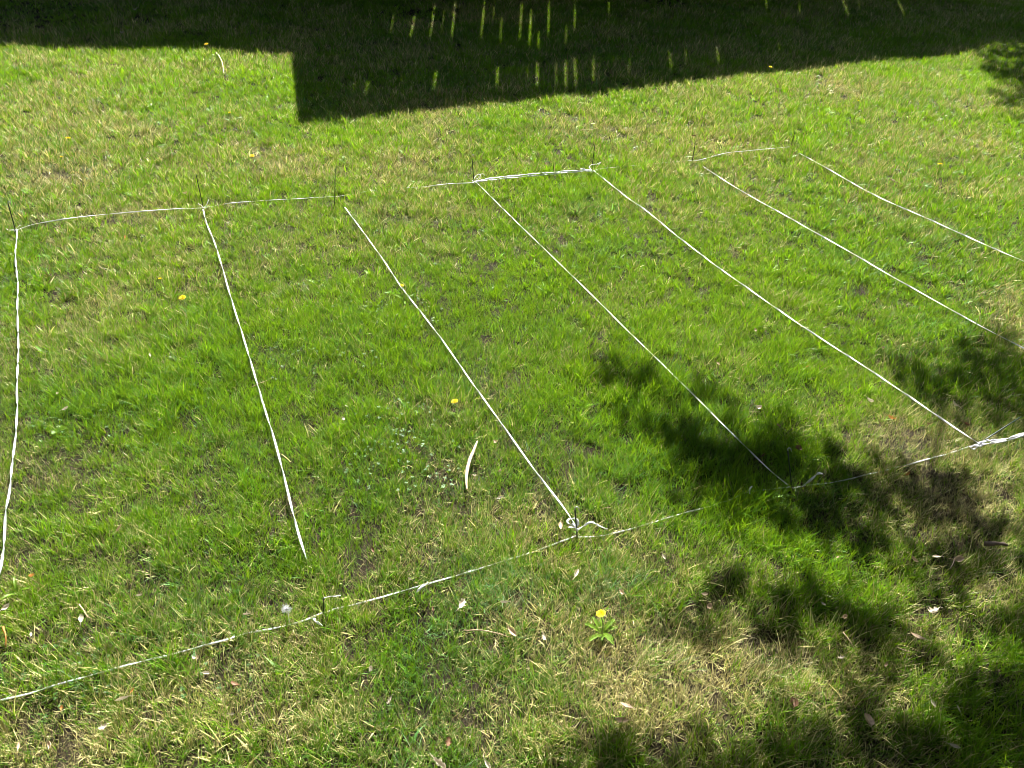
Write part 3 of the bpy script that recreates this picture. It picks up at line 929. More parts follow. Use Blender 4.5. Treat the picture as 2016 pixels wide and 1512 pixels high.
# ------------------------------------------------------------------ dead leaves
def dead_leaf(px, py, L, label, mat, kind=0, rot=None, h=.035, pitch=.5, seed=0, cat='dead leaf'):
    rr = random.Random(seed * 31 + 3)
    o0 = at(px, py, h)
    mb = MB()
    n = 9
    curl = rr.uniform(.8, 2.2) * (1 if kind != 2 else 2.0)
    fold = rr.uniform(.4, 1.2)
    rows = []
    for i in range(n + 1):
        t = i / n
        if kind == 1:      # lobed oak like
            w = .36 * math.sin(math.pi * min(1, t * .9 + .06)) * (1.25 if i % 3 == 1 else .62)
        elif kind == 3:    # round
            w = .52 * math.sqrt(max(0, 1 - (2 * t - 1) ** 2)) + .01
        else:
            w = .26 * math.sin(math.pi * (t * .94 + .03)) ** .8
        a = (t - .5) * curl
        x = math.sin(a) / max(curl, .01) * L
        z = (1 - math.cos(a)) / max(curl, .01) * L
        row = []
        for j in range(-2, 3):
            s = j / 2
            row.append(Vector((x, s * w * L * math.cos(fold * abs(s)), z + abs(s) * w * L * math.sin(fold * abs(s)) + rr.uniform(-.015, .015) * L)))
        rows.append(row)
    for i in range(n):
        for j in range(4):
            mb.face([rows[i][j], rows[i][j + 1], rows[i + 1][j + 1], rows[i + 1][j]])
    rz = rot if rot is not None else rr.uniform(0, 6.283)
    o = empty('dead_leaf', o0, label, cat, 'dead leaves and scraps on the lawn')
    bl = mb.build('leaf_blade', mat, o, True)
    sm = MB(); e = rows[0][2]
    sm.tube([e, e + Vector((-.25 * L, 0.03 * L, .04 * L)), e + Vector((-.45 * L, .08 * L, -.05 * L))], [L * .02, L * .016, L * .012], 5)
    s = sm.build('leaf_stalk', mat, o, True)
    o.rotation_euler = (rr.uniform(.0, .7), rr.uniform(-.3, .3), rz)
    o.rotation_mode = 'XYZ'
    return o


LEAVES = [
    (129, 805, .030, 'small pale dead leaf on its stalk near the left ribbon', M_pale, 0), (908, 1190, .045, 'cream coloured folded leaf below the lower ribbon in mid picture', M_pale, 1),
    (1133, 1131, .050, 'oval cream dead leaf below the knotted stake', M_pale, 0), (1104, 1037, .050, 'tan crumpled leaf just left of the ribbon loop', M_tan, 0),
    (1754, 824, .038, 'bright orange dead leaf in the sunny gap of the tree shade', M_orange, 1), (1711, 789, .045, 'pale curled leaf standing above the orange leaf', M_pale, 2),
    (1492, 803, .045, 'whitish leaf lying at the left part of the tree shade', M_pale, 2), (1571, 884, .034, 'round dark brown leaf behind the shaded stake', M_brown, 3),
    (1501, 897, .030, 'dark brown leaf beside the lower fourth ribbon', M_brown, 0), (1786, 935, .036, 'orange curled leaf below the broken looking ribbon', M_orange, 2),
    (1807, 1256, .048, 'grey brown leaf standing on edge in the lower right shade', M_tan, 0), (1706, 1418, .040, 'pinkish tan round leaf in the lower right grass', M_tan, 3),
    (1838, 1206, .055, 'large cream leaf half sunk in bright grass at the lower right', M_pale, 1), (160, 1218, .032, 'small white leaf scrap at the end of the left twig', M_pale, 0),
    (11, 1196, .032, 'pale leaf scrap at the left edge', M_pale, 0), (240, 1378, .036, 'pale folded leaf below the lower left ribbon', M_pale, 0),
    (203, 1432, .026, 'cream crumpled scrap at the lower left', M_pale, 1), (735, 1082, .026, 'brown leaf scrap right of the second ribbon end', M_brown, 0),
    (233, 1040, .034, 'thin brown leaf lying flat in the left lawn', M_tan, 0), (462, 1350, .040, 'dark brown curled leaf in long grass at the lower left', M_brown, 2),
    (882, 1462, .034, 'reddish brown leaf near the bottom middle', M_brown, 1), (868, 1505, .050, 'large pale leaf cut by the bottom edge, left one', M_pale, 1),
    (962, 1506, .034, 'pale leaf cut by the bottom edge, right one', M_pale, 0), (1559, 1384, .036, 'dark green brown leaf in the straw patch', M_brown, 3),
    (1232, 1391, .042, 'brown translucent leaf in the bottom middle straw', M_tan, 0), (1223, 1420, .040, 'thin rolled pinkish leaf below the brown translucent one', M_tan, 2),
    (1010, 1244, .042, 'grey brown leaf at the right end of the thin twig', M_tan, 0), (992, 1187, .030, 'pinkish white leaf in the bluish fescue', M_pale, 0),
    (730, 1320, .032, 'tan leaf scrap in the lower middle grass', M_pale, 2), (382, 1296, .018, 'small white scrap touching the lower left ribbon', M_pale, 0),
    (1660, 1215, .034, 'tan scrap at the rim of the lower right shade', M_tan, 2), (1885, 1100, .055, 'long grey brown leaf in the right hand shade', M_tan, 0),
    (1843, 1097, .035, 'pale upright leaf left of the long grey brown leaf', M_pale, 0), (1800, 1103, .035, 'tan leaf with a thin blade arching over it', M_tan, 0),
    (1590, 722, .022, 'small ochre leaf between the fifth and fourth ribbons', M_orange, 0), (1880, 797, .040, 'dry curled leaf above the corner knot', M_pale, 2),
    (1903, 835, .032, 'dark seed like scrap just above the corner knot', M_brown, 2), (1828, 835, .030, 'dark brown scrap left of the corner knot scrap', M_brown, 2),
    (976, 871, .028, 'tan crumpled leaf up and right of the bark strip', M_tan, 1), (934, 937, .022, 'cream leaf scrap beside the bark strip', M_pale, 1),
    (984, 928, .020, 'dark brown leaf scrap right of the bark strip', M_brown, 0), (984, 980, .024, 'cream scrap below the bark strip', M_pale, 1),
    (682, 800, .018, 'white oval scrap between the second and third ribbons', M_pale, 0), (675, 824, .016, 'bluish white scrap just below the white oval scrap', M_pale, 3),
    (365, 381, .040, 'brown leaf scrap left of the second stake', M_tan, 2), (246, 468, .040, 'russet leaf scrap below the top left ribbon', M_orange, 0),
    (1366, 268, .045, 'brown curled leaf above the bowed ribbon', M_brown, 0), (1908, 320, .025, 'white scrap in the far right lawn', M_pale, 0),
    (240, 66, .07, 'grey pale leaf lying in the upper left shade', M_pale, 2), (266, 20, .07, 'thin pale leaf in the shade at the top left', M_pale, 2),
    (1843, 72, .035, 'tiny white scrap in the dark shade at the upper right', M_pale, 0), (1488, 72, .040, 'faint grey leaf in the deck shade', M_pale, 3),
    (1622, 1190, .020, 'white scrap near the lower dark shade clump', M_pale, 0), (1656, 1296, .024, 'white scrap at the left of the lower right grass', M_pale, 1),
    (1838, 1385, .026, 'white upright scrap at the rim of the bottom right shade', M_pale, 0), (1885, 1395, .024, 'pale scrap right of the white upright one', M_pale, 0),
    (1880, 1470, .030, 'pinkish scrap in the bottom right shade', M_pale, 0), (1308, 1096, .022, 'white scrap below the ribbon in the middle right', M_pale, 0),
    (806, 1141, .022, 'cream scrap above the frayed ribbon end', M_pale, 1), (853, 1200, .024, 'dark brown leaf left of the cream folded leaf', M_brown, 0),
    (1225, 1168, .030, 'grey scraps right of the bluish fescue', M_tan, 1), (1073, 1255, .026, 'pale scrap between twig and dandelion', M_pale, 1),
    (768, 1382, .028, 'white and dark scrap in the lower middle', M_pale, 1), (1745, 1310, .022, 'pale scrap in the lower right dapple', M_tan, 0),
    (1388, 1170, .024, 'cream scrap in the grass below the tree shade', M_tan, 0), (1396, 1195, .034, 'tan upright scrap at the middle right', M_tan, 2),
    (1532, 838, .026, 'brown scrap above the dark stake', M_brown, 0), (1655, 800, .030, 'brown curled leaf left of the pale standing leaf', M_brown, 2),
    (1740, 686, .030, 'brown scraps at the rim of the right hand shade', M_tan, 1), (295, 700, .028, 'pale scrap between the two left ribbons', M_pale, 0),
    (314, 827, .020, 'cream scrap in the left middle lawn', M_pale, 0), (113, 775, .014, 'tiny white scrap left of the pale leaf on its stalk', M_pale, 3),
    (298, 660, .018, 'white scrap below the widest dandelion', M_pale, 0), (336, 630, .020, 'pale straw scrap below and right of the small bud', M_pale, 2),
    (1425, 530, .020, 'tiny pale scrap touching the fifth ribbon', M_pale, 0), (1623, 645, .022, 'white scrap above the fifth ribbon', M_pale, 1),
    (1488, 650, .022, 'cream scrap below the fifth ribbon', M_tan, 1), (1414, 716, .022, 'tan scrap between the fourth and fifth ribbons', M_tan, 1),
    (1128, 596, .020, 'white scrap between the third and fourth ribbons', M_pale, 0), (1377, 855, .022, 'white crumb in the dark shade', M_pale, 1),
    (1650, 1098, .02, 'pale crumb under the lower shade rim', M_tan, 0), (63, 1135, .020, 'reddish crumb at the left edge', M_orange, 3),
    (275, 1172, .022, 'pale crumb above the left twig', M_pale, 0), (485, 1210, .024, 'pale leaf crumb left of the white fluff', M_pale, 1),
    (390, 1293, .018, 'cream crumb under the ribbon at lower left', M_tan, 0), (406, 1325, .024, 'cream leaf crumb below the lower left ribbon', M_pale, 0),
    (458, 1405, .020, 'white crumb in the bottom left grass', M_pale, 0), (260, 1360, .016, 'orange crumb at the lower left', M_orange, 0),
    (120, 1394, .018, 'rust crumb below the left ribbon', M_orange, 1), (35, 1470, .026, 'dark leaf at the bottom left corner', M_tan, 0),
    (100, 1466, .03, 'tan curled leaf at the bottom left', M_tan, 2), (60, 1250, .02, 'faint pale crumb right of the red stick', M_pale, 0),
]
for k, (px, py, L, lab, mt, kd) in enumerate(LEAVES):
    dead_leaf(px, py, L * 0.95, lab, mt, kd, None, .042 + (0.012 if py > 1000 else 0.004), .6, k + 1)

# ------------------------------------------------------------------ twigs
def twig(pts, r, label, mat=M_twig, name='twig', cat='twig', side=None):
    P = smooth_path([at(*p) for p in pts], 0.01)
    o0 = P[0].copy(); n = len(P)
    rr = random.Random(int(pts[0][0]))
    o = empty(name, o0, label, cat, 'twigs and sticks on the lawn')
    mb = MB()
    mb.tube([p - o0 + Vector((rr.uniform(-1, 1), rr.uniform(-1, 1), rr.uniform(-1, 1))) * r * .25 for p in P], [r * (1 - .5 * i / n) * rr.uniform(.85, 1.15) for i in range(n)], 7)
    mb.build('stick', mat, o, True)
    for k, s in enumerate(side or []):
        q = [at(*p) - o0 for p in s]
        mb = MB(); mb.tube(q, [r * .6] * (len(q) - 1) + [r * .3], 6)
        mb.build('side_shoot', mat, o, True)


def bark_strip():
    pts = [(940, 868, .055), (932, 888, .05), (925, 905, .05), (920, 925, .045), (918, 945, .045), (919, 964, .035)]
    P = smooth_path([at(*p) for p in pts], 0.004)
    o0 = P[0].copy(); n = len(P); mb = MB(); rings = []
    rr = random.Random(4)
    for i, p in enumerate(P):
        t = i / (n - 1)
        d = (P[min(i + 1, n - 1)] - P[max(i - 1, 0)]).normalized()
        s = d.cross(Vector((0, 0, 1))).normalized()
        w = .0055 * (0.35 + math.sin(math.pi * (0.08 + t * .86)) ** .7) * rr.uniform(.9, 1.1)
        up = s.cross(d)
        q = p - o0
        k = len(mb.v)
        for a, b in ((-1, .0), (-.6, .5), (0, .75), (.6, .5), (1, 0), (.5, .1), (0, .2), (-.5, .1)):
            mb.v.append(tuple(q + s * w * a + up * w * b * .8))
        rings.append(k)
    for i in range(n - 1):
        for k in range(8):
            mb.f.append((rings[i] + k, rings[i] + (k + 1) % 8, rings[i + 1] + (k + 1) % 8, rings[i + 1] + k))
    mb.f.append(tuple(rings[0] + k for k in range(8))); mb.f.append(tuple(rings[-1] + k for k in range(8)))
    o = mb.build('bark_strip', M_bark, None, True); o.location = o0
    tag(o, 'long curved pale bark strip lying in the middle of the lawn', 'bark strip', 'twigs and sticks on the lawn')


bark_strip()
twig([(914, 1241, .05), (950, 1241, .06), (980, 1247, .055), (1006, 1255, .04)], .0018, 'thin arched tan twig below the lower ribbon in the middle')
twig([(430, 108, .05), (437, 122, .06), (441, 145, .04)], .006, 'pale curved stick below the tall upper left dandelion', M_bark)
twig([(1445, 366, .03), (1447, 352, .08), (1448, 340, .11)], .0034, 'forked pale twig standing beside the sixth ribbon', side=[[(1447, 352, .08), (1441, 345, .10)]])
twig([(1770, 161, .05), (1790, 163, .055), (1815, 164, .05)], .0035, 'straight straw coloured twig in the upper right lawn')
twig([(1752, 352, .05), (1768, 360, .05), (1783, 366, .04)], .003, 'small reddish brown twig in the right lawn', M_brown)
twig([(156, 1190, .05), (165, 1202, .055), (172, 1214, .05), (182, 1219, .04)], .0022, 'short bent twig beside the white leaf scrap at the left')
twig([(6, 1234, .05), (11, 1252, .05), (11, 1276, .03)], .003, 'reddish stick at the left edge', M_orange)
twig([(1767, 1275, .07), (1780, 1280, .07), (1788, 1283, .065)], .0018, 'thin tan stalk with a bud end in the lower right shade', side=[[(1786, 1282, .066), (1792, 1284, .062)]])
twig([(1938, 1071, .05), (1960, 1070, .055), (1982, 1072, .05)], .009, 'thick dark rolled bark piece in the right hand shade', M_darkwood)
twig([(1145, 255, .04), (1160, 256, .05), (1176, 252, .05)], .003, 'thin straw twig in the upper middle lawn')
twig([(1180, 1005, .03), (1190, 1000, .05), (1205, 999, .05)], .0012, 'hair thin straw stalk right of the knotted stake')
twig([(495, 762, .07), (510, 755, .08), (526, 749, .07)], .0014, 'thin straw stalk crossing the second ribbon')
twig([(1660, 1245, .04), (1672, 1260, .06), (1684, 1280, .04)], .0022, 'pale twig beside the lower right dark patch')
twig([(1880, 1098, .05), (1875, 1112, .05), (1868, 1124, .04)], .0025, 'curved dark stalk near the long grey brown leaf', M_darkwood)

# white fluff
def fluff():
    o0 = at(564, 1199, .075)
    mb = MB(); rr = random.Random(3)
    for _ in range(260):
        d = Vector((rr.gauss(0, 1), rr.gauss(0, .7), rr.gauss(0, .8))).normalized()
        L = rr.uniform(.007, .018)
        s = d.orthogonal().normalized() * .0006
        c = Vector((rr.uniform(-.003, .003), 0, rr.uniform(-.003, .003)))
        mb.face([c - s, c + s, c + d * L + s * .6, c + d * L - s * .6])
    mb.tube([(0, 0, -.07), (.002, 0, -.03), (0, 0, 0)], .001, 5)
    o = mb.build('fluff', M_fluff); o.location = o0
    tag(o, 'tuft of white fluff caught on a grass stem above the lower left ribbon', 'fluff')


fluff()

# ------------------------------------------------------------------ what throws the shade: deck, house, trees (all outside the picture), plus added sky blockers
def shade_shift(p, h):
    return Vector((p.x + SUN.x / SUN.z * h, p.y + SUN.y / SUN.z * h, h))


DECK_H = 2.75


def gp(px, py):
    p = at(px, py, 0.035)
    return Vector((p.x - SUN.x / SUN.z * 0.035, p.y - SUN.y / SUN.z * 0.035))


def build_deck():
    A, B = gp(588, 238), gp(1905, 100)
    e = (B - A).normalized(); f = Vector((-e.y, e.x))
    if f.y < 0: f = -f
    off = Vector((SUN.x / SUN.z * DECK_H, SUN.y / SUN.z * DECK_H))
    o0 = Vector((A.x + off.x, A.y + off.y, 0))
    root = empty('timber_deck', o0, 'raised timber deck with gaps between its boards beyond the lawn', 'deck')

    def uw(px, py):
        d = gp(px, py) - A
        return d.dot(e), d.dot(f)
    U = (B - A).length
    near = [((708, 128), (694, 190), .010), ((733, 132), (718, 190), .016), ((799, 108), (790, 165), .012), ((836, 130), (832, 160), .006), ((863, 103), (854, 178), .022), ((885, 105), (880, 150), .006),
            ((982, 110), (978, 172), .018), ((1040, 115), (1038, 160), .005), ((1059, 112), (1057, 170), .020), ((1095, 115), (1095, 178), .008), ((1114, 113), (1114, 172), .020), ((1132, 107), (1134, 168), .018),
            ((1168, 108), (1169, 172), .010), ((1239, 112), (1239, 150), .006), ((1315, 78), (1322, 140), .014), ((1347, 70), (1352, 130), .009), ((1408, 77), (1416, 125), .016), ((1531, 80), (1536, 102), .006)]
    far = [((735, 20), (723, 86), .006), ((779, 12), (768, 70), .012), ((819, 18), (808, 75), .022), ((858, 0), (846, 80), .018), ((878, 0), (868, 76), .008), ((898, -4), (889, 80), .020), ((955, -4), (947, 78), .018),
           ((974, 0), (971, 40), .008), ((988, 30), (985, 88), .012), ((1028, -4), (1023, 82), .016), ((1046, 15), (1042, 92), .018), ((1061, 63), (1060, 96), .014), ((1081, 2), (1079, 74), .016), ((1115, 50), (1114, 88), .008),
           ((1132, 5), (1131, 62), .012), ((1199, -4), (1199, 25), .007), ((1508, -6), (1509, 18), .010), ((1572, 0), (1576, 32), .009), ((1657, -4), (1672, 36), .014), ((1687, -4), (1696, 24), .009), ((1702, 60), (1717, 92), .018),
           ((1764, -4), (1782, 33), .014), ((1815, 15), (1826, 60), .008)]
    T = 0.035

    def put(poly, z0, z1, name, local=True):
        mb = MB(); mb.prism([(p.x - o0.x, p.y - o0.y) for p in poly], z0, z1)
        return mb.build(name, M_deck, root)

    def P(u, w):
        q = A + e * u + f * w + off
        return q

    ua, wa = uw(588, 238); ub, wb = uw(574, 80)
    ls_ = (ub - ua) / (wb - wa)
    ua2, wa2 = uw(1905, 100); ub2, wb2 = uw(2080, 45)
    rs_ = (ub2 - ua2) / (wb2 - wa2)

    def bay(slits, w0, w1, z):
        L = []
        for a, b, g in slits:
            g *= 1.0 if a[0] < 1450 else 1.6
            ua, wa = uw(*a); ub, wb = uw(*b)
            sl = (ub - ua) / (wb - wa)
            L.append((ub + (w0 - wb) * sl, ub + (w1 - wb) * sl, g, min(wa, wb), max(wa, wb), ub, wb, sl))
        L.sort(key=lambda t: t[0] + t[1])

        def edge(t, side):
            # points of a board edge along the slit, from w0 to w1
            sl, ub, wb, g = t[7], t[5], t[6], t[2]
            out = [(w0, 0.0005)]
            for q, k in ((0, 0.0005), (.15, .7), (.5, 1.0), (.8, .8), (1, 0.0005)):
                w = t[3] + (t[4] - t[3]) * q
                if w0 + .01 < w < w1 - .01:
                    out.append((w, g / 2 * k if k > .01 else k))
            out.append((w1, 0.0005))
            return [P(ub + (w - wb) * sl + side * gg, w) for w, gg in out]
        prev = [P(ls_ * w0, w0), P(ls_ * w1, w1)]
        for t in L:
            e1 = edge(t, -1)
            put(prev[:1] + e1 + prev[1:][::-1], z, z + T, 'deck_board')
            prev = edge(t, 1)
        put(prev[:1] + [P(U + rs_ * w0, w0), P(U + rs_ * w1, w1)] + prev[1:][::-1], z, z + T, 'deck_board')
    ws = [max(uw(*a)[1], uw(*b)[1]) for a, b, g in near]
    wf = [min(uw(*a)[1], uw(*b)[1]) for a, b, g in far]
    wmid = 2.0
    # near bay and far bay butt at wmid
    wmid = (max(ws) + min(wf)) / 2
    bay(near, 0.0, wmid, DECK_H)
    bay(far, wmid + .002, 6.2, DECK_H)
    put([P(0, 0.03), P(U, 0.03), P(U, 0.07), P(0, 0.07)], DECK_H - .2, DECK_H - .035, 'rim_joist')
    for w in (wmid, 3.6, 5.9):
        put([P(max(0, ls_ * w), w - .02), P(U, w - .02), P(U, w + .02), P(max(0, ls_ * w), w + .02)], DECK_H - .2, DECK_H - .035, 'joist')
    for u in (0.3, U * .5, U - .3):
        for w in (5.6,):
            q = P(u, w); s = .07
            if q.y > 11.8:
                mb = MB(); mb.prism([(q.x - o0.x - s, q.y - o0.y - s), (q.x - o0.x + s, q.y - o0.y - s), (q.x - o0.x + s, q.y - o0.y + s), (q.x - o0.x - s, q.y - o0.y + s)], 0, DECK_H - .2)
                mb.build('post', M_deck, root)
    print('deck', wmid, U, P(0, 0), P(U, 0), P(0, 6.2), [round(w, 2) for w in ws], [round(w, 2) for w in wf])


build_deck()


def build_house():
    A, B = gp(-900, 74), gp(560, 104)
    e = (B - A).normalized(); f = Vector((-e.y, e.x))
    if f.y < 0: f = -f
    B2 = gp(640, 104)
    L = (B2 - A).length
    H = 4.6
    off = Vector((SUN.x / SUN.z * H, SUN.y / SUN.z * H))
    o0 = Vector((A.x + off.x, A.y + off.y, 0))
    root = empty('house', o0, 'neighbouring house with low roof beyond the lawn', 'house')
    root.rotation_euler = (0, 0, math.atan2(e.y, e.x))
    mb = MB(); mb.prism([(0.0, 0.4), (L - .3, 0.4), (L - .3, 7), (0.0, 7)], 0, H - .25); mb.build('wall', M_wall, root)
    mb = MB(); mb.prism([(-.3, 0), (L, 0), (L, 7.4), (-.3, 7.4)], H - .24, H); mb.build('roof', M_roof, root)
    for k in range(4):
        x = 1.5 + k * (L - 3) / 4
        mb = MB(); mb.prism([(x, .36), (x + 1.1, .36), (x + 1.1, .39), (x, .39)], 1.0, 2.3)
        mb.build('window', M_glass, root)
    print('house', o0, L)


build_house()


def leaf_mesh(mb, c, s, rr):
    n = Vector((rr.gauss(0, 1), rr.gauss(0, 1), rr.gauss(0, 1) + 1.2)).normalized()
    u = n.orthogonal().normalized(); w = n.cross(u)
    a = rr.uniform(0, 6.28)
    u, w = u * math.cos(a) + w * math.sin(a), w * math.cos(a) - u * math.sin(a)
    k = len(mb.v)
    for (x, y) in ((-.5, 0), (-.15, -.36), (.3, -.28), (.62, 0), (.3, .28), (-.15, .36)):
        mb.v.append(tuple(c + u * s * x + w * s * y))
    mb.f.append(tuple(range(k, k + 6)))


def build_tree(name, label, base, fork, clumps, seed, hmin, hmax, dens=260, ls=.085, limbs=()):
    """clumps: (px, py, rx, ry, fill) patches of lawn that the crown shades; each gives a leafy branch end on the way to the sun"""
    rr = random.Random(seed)
    o = empty(name, base, label, 'tree')
    mb = MB()
    tips = []
    for (px, py, rx, ry, fill) in clumps:
        q2 = gp(px, py); c = Vector((q2.x, q2.y, 0))
        ex = (at(px + rx, py) - at(px, py)).length
        ey = (at(px, py - ry) - at(px, py)).length
        area = math.pi * ex * ey
        h = rr.uniform(hmin, hmax)
        n = int(area * dens * fill)
        for _ in range(max(3, n // 9)):
            a = rr.uniform(0, 6.283); q = math.sqrt(rr.random()) * 1.12
            hh = h + rr.uniform(-.35, .35)
            for _k in range(9):
                g = Vector((c.x + ex * q * math.cos(a) + rr.gauss(0, .05), c.y + ey * q * math.sin(a) + rr.gauss(0, .05), 0))
                leaf_mesh(mb, shade_shift(g, hh + rr.gauss(0, .04)) - base, ls * rr.uniform(.7, 1.25), rr)
        tips.append(shade_shift(c, h) - base)
    cr = mb.build('crown', M_treeleaf, o)
    mb = MB()
    F = fork - base
    mb.tube([Vector((0, 0, -.1)), Vector((0.05, 0, F.z * .3)), Vector((-.03, .05, F.z * .65)), F, F + Vector((0, 0.1, 1.2))], [.20, .16, .14, .12, .06], 12)
    mb.build('trunk', M_treebark, o, True)
    # limbs: the chain of tips in reach order
    for chain in limbs:
        pts = [F] + [tips[i] for i in chain]
        path = smooth_path(pts, 0.25); n = len(path)
        mb = MB(); mb.tube([p + Vector((rr.uniform(-.03, .03), rr.uniform(-.03, .03), rr.uniform(-.03, .03))) for p in path], [.026 * (1 - i / n) + .004 for i in range(n)], 8)
        mb.build('limb', M_treebark, o, True)


CL = [(1195, 700, 28, 22, .9), (1240, 745, 36, 30, 1.0), (1290, 800, 50, 40, 1.3), (1345, 860, 50, 40, 1.2), (1385, 770, 45, 16, .5), (1420, 930, 75, 60, 1.9), (1480, 870, 70, 45, 1.6), (1520, 940, 75, 60, 1.9),
      (1600, 905, 70, 45, 1.0), (1560, 830, 60, 30, .5), (1650, 960, 70, 50, 1.2), (1560, 1000, 80, 30, 1.1), (1660, 1030, 90, 32, 1.2), (1720, 900, 60, 24, .7), (1760, 960, 80, 40, .9), (1830, 920, 90, 24, 1.0),
      (1790, 1060, 80, 28, .9), (1880, 1030, 80, 40, .6), (1920, 960, 80, 40, .6), (1980, 1060, 80, 50, 1.0), (1870, 1095, 70, 20, .7), (1800, 720, 55, 26, .5), (1860, 760, 60, 30, 1.1), (1900, 700, 60, 30, .7), (1960, 745, 60, 36, 1.2),
      (2010, 700, 50, 50, 1.2), (1920, 800, 50, 18, .8), (2060, 800, 60, 60, 1.2), (2080, 920, 60, 60, .9), (1610, 1160, 60, 34, 1.4), (1650, 1200, 50, 26, 1.2), (1440, 1145, 24, 18, .9), (1740, 1240, 50, 40, 1.1), (1770, 1290, 55, 40, 1.3),
      (1345, 1225, 40, 22, .8), (1530, 1240, 36, 24, .5), (1700, 1340, 40, 25, .8), (1900, 1180, 50, 24, .4), (2000, 1210, 50, 20, .5)]
build_tree('shade_tree', 'leafy tree at the right that dapples the lawn', Vector((8.2, 7.4, 0)), Vector((8.0, 7.3, 3.9)), CL, 5, 2.8, 3.6, 1150, .060,
           limbs=[(27, 25, 23, 16, 13, 8, 5, 2, 0), (28, 19, 12, 11), (26, 24, 22, 21), (30, 33, 29)])
CL2 = [(1960, 1400, 100, 50, 1.1), (1900, 1450, 120, 60, 1.5), (2010, 1480, 120, 80, 1.7), (1800, 1500, 90, 40, 1.3), (1650, 1510, 80, 40, 1.3), (1500, 1500, 80, 36, 1.8), (1400, 1500, 60, 32, 1.8), (1260, 1505, 80, 34, 1.5), (1180, 1500, 30, 24, 1.0),
       (1960, 1350, 50, 24, .6), (2100, 1400, 90, 90, 1.4), (1550, 1560, 200, 60, 1.4), (1850, 1600, 250, 90, 1.4), (1300, 1590, 150, 60, 1.2), (1600, 1440, 60, 24, .4), (1750, 1440, 60, 24, .5)]
build_tree('shade_tree', 'smaller leafy tree by the house wall shading the lower right corner', Vector((7.4, 3.2, 0)), Vector((7.2, 3.3, 3.6)), CL2, 9, 3.0, 3.8, 1150, .060,
           limbs=[(10, 2, 1, 3, 4, 5, 7), (12, 11, 13)])
CL3 = [(1965, 60, 70, 40, 1.5), (2040, 70, 80, 50, 1.5), (1990, 145, 26, 22, 1.2), (2025, 170, 30, 30, 1.5), (2010, 115, 24, 12, .7), (1945, 110, 16, 8, .5), (2080, 150, 70, 70, 1.5), (2000, 0, 120, 36, 1.5), (2070, 230, 50, 40, 1.2), (2200, 120, 120, 100, 1.2)]
build_tree('shade_tree', 'leafy tree past the deck shading the upper right corner', Vector((13.5, 13.0, 0)), Vector((13.2, 13.0, 4.2)), CL3, 11, 4.5, 5.5, 520, .08,
           limbs=[(9, 7, 1, 0), (8, 3)])


def add_sky_blocker(x, y, h, rad, label, seed):  # unseen trees added round the lawn to cut sky light and deepen shade
    rr = random.Random(seed)
    o = empty('sky_blocker_tree', Vector((x, y, 0)), label, 'tree')
    mb = MB()
    big = rad > 6
    for _ in range(3600):
        d = Vector((rr.gauss(0, 1), rr.gauss(0, 1), rr.gauss(0, 1))).normalized() * (rr.random() ** .4)
        leaf_mesh(mb, Vector((d.x * rad, d.y * rad, h * .54 + d.z * h * .46)), rr.uniform(.25, .45) * (1.9 if big else 1.15), rr)
    mb.build('crown', M_treeleaf, o)
    mb = MB(); mb.tube([(0, 0, -.2), (.05, 0, h * .3), (0, .05, h * .8)], [.22, .16, .05], 10)
    mb.build('trunk', M_treebark, o, True)


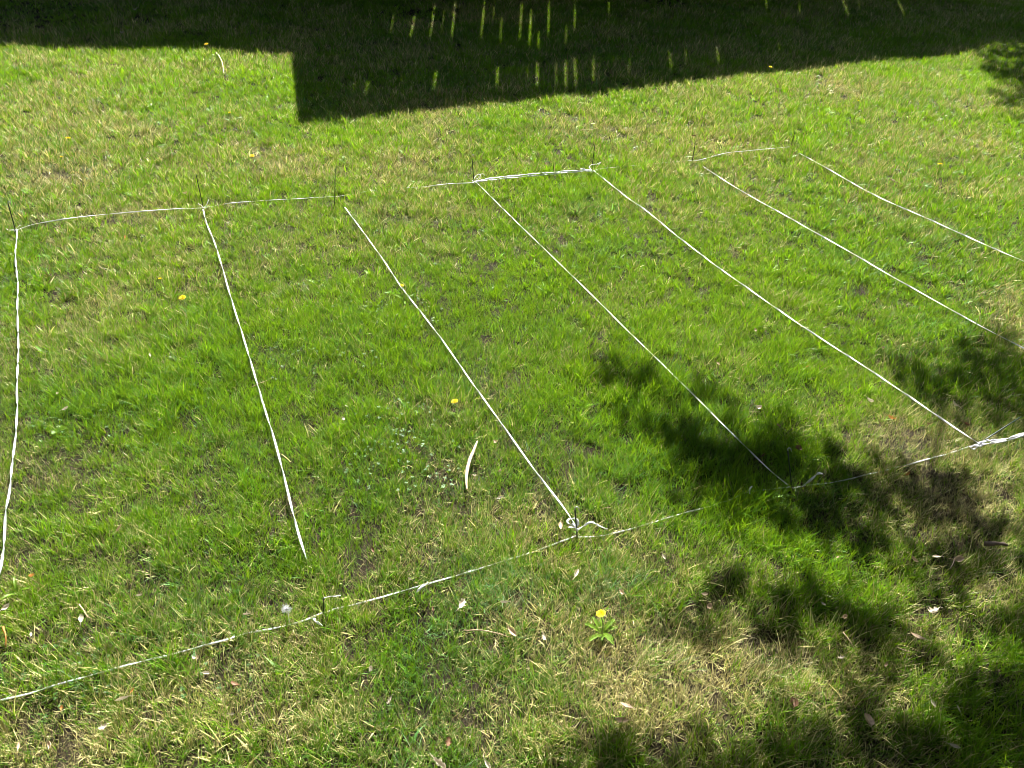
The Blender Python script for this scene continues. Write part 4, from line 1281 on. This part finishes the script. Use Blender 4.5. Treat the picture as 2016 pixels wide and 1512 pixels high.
for k, (x, y, h, rad, lab) in enumerate([
        (-11.6, 3.0, 14, 4.5, 'added sky blocking tree off to the left'), (-12.5, -4, 13, 4.2, 'added sky blocking tree behind on the left'), (13.5, -3.5, 13, 4.4, 'added sky blocking tree behind on the right'),
        (12.8, 3.6, 14, 4.3, 'added sky blocking tree off to the right'), (-11.0, 9.2, 13, 3.7, 'added sky blocking tree left of the neighbouring house'), (14.0, 9.5, 14, 4.4, 'added sky blocking tree right of the deck'),
        (-1, 33, 21, 7.0, 'added huge sky blocking tree far beyond the deck'), (10, 34, 22, 7.0, 'added huge sky blocking tree beyond the deck on the right'), (-13, 34, 22, 7.0, 'added huge sky blocking tree behind the neighbouring house'),
        (23, 30, 21, 7.0, 'added huge sky blocking tree at the far right beyond the deck'), (-25, 28, 21, 7.0, 'added huge sky blocking tree at the far left'), (27, 17, 19, 6.5, 'added huge sky blocking tree far to the right'), (-25, 14, 19, 6.5, 'added huge sky blocking tree far to the left')]):
    add_sky_blocker(x, y, h, rad, lab, 40 + k)


def overhead_sky_blocker():
    # unseen tree added over the camera; keeps sky light, not sun, off the lawn
    rr = random.Random(77)
    o = empty('sky_blocker_tree', Vector((-4.6, 0.2, 0)), 'added spreading tree with a crown overhead that blocks sky light', 'tree')
    mb = MB()
    for _ in range(16000):
        x = rr.uniform(-9, 9); z = rr.uniform(7.2, 10.5); y = rr.uniform(-7, 6.2)
        if ((x / 9.5) ** 2 + ((y + .6) / 7.2) ** 2) > 1: continue
        leaf_mesh(mb, Vector((x + 4.6, y - .2, z)), rr.uniform(.16, .30), rr)
    mb.build('crown', M_treeleaf, o)
    mb = MB(); mb.tube([(0, 0, -.2), (.1, 0, 3), (.4, 0, 6), (1.5, -.5, 8.5)], [.32, .26, .2, .08], 12)
    mb.build('trunk', M_treebark, o, True)


overhead_sky_blocker()


def sky_blocker_house():  # unseen house added to shut out sky light from behind the camera
    root = empty('sky_blocker_house', Vector((0, -0.75, 0)), 'added dark timber clad house behind the photographer that blocks sky light', 'house')
    M_clad = simple_mat('dark_cladding', (0.045, 0.05, 0.055), rough=0.85, var=0.2, scale=4)
    mb = MB(); mb.prism([(-9, -6), (9, -6), (9, 0), (-9, 0)], 0, 6.6); mb.build('wall', M_clad, root)
    mb = MB(); mb.prism([(-9.4, -6.4), (9.4, -6.4), (9.4, .35), (-9.4, .35)], 6.61, 6.85); mb.build('roof', M_roof, root)
    for k in range(5):
        x = -7.4 + k * 3.3
        mb = MB(); mb.prism([(x, .002), (x + 1.3, .002), (x + 1.3, .03), (x, .03)], 3.2, 4.6); w = mb.build('window', M_glass, root)


sky_blocker_house()
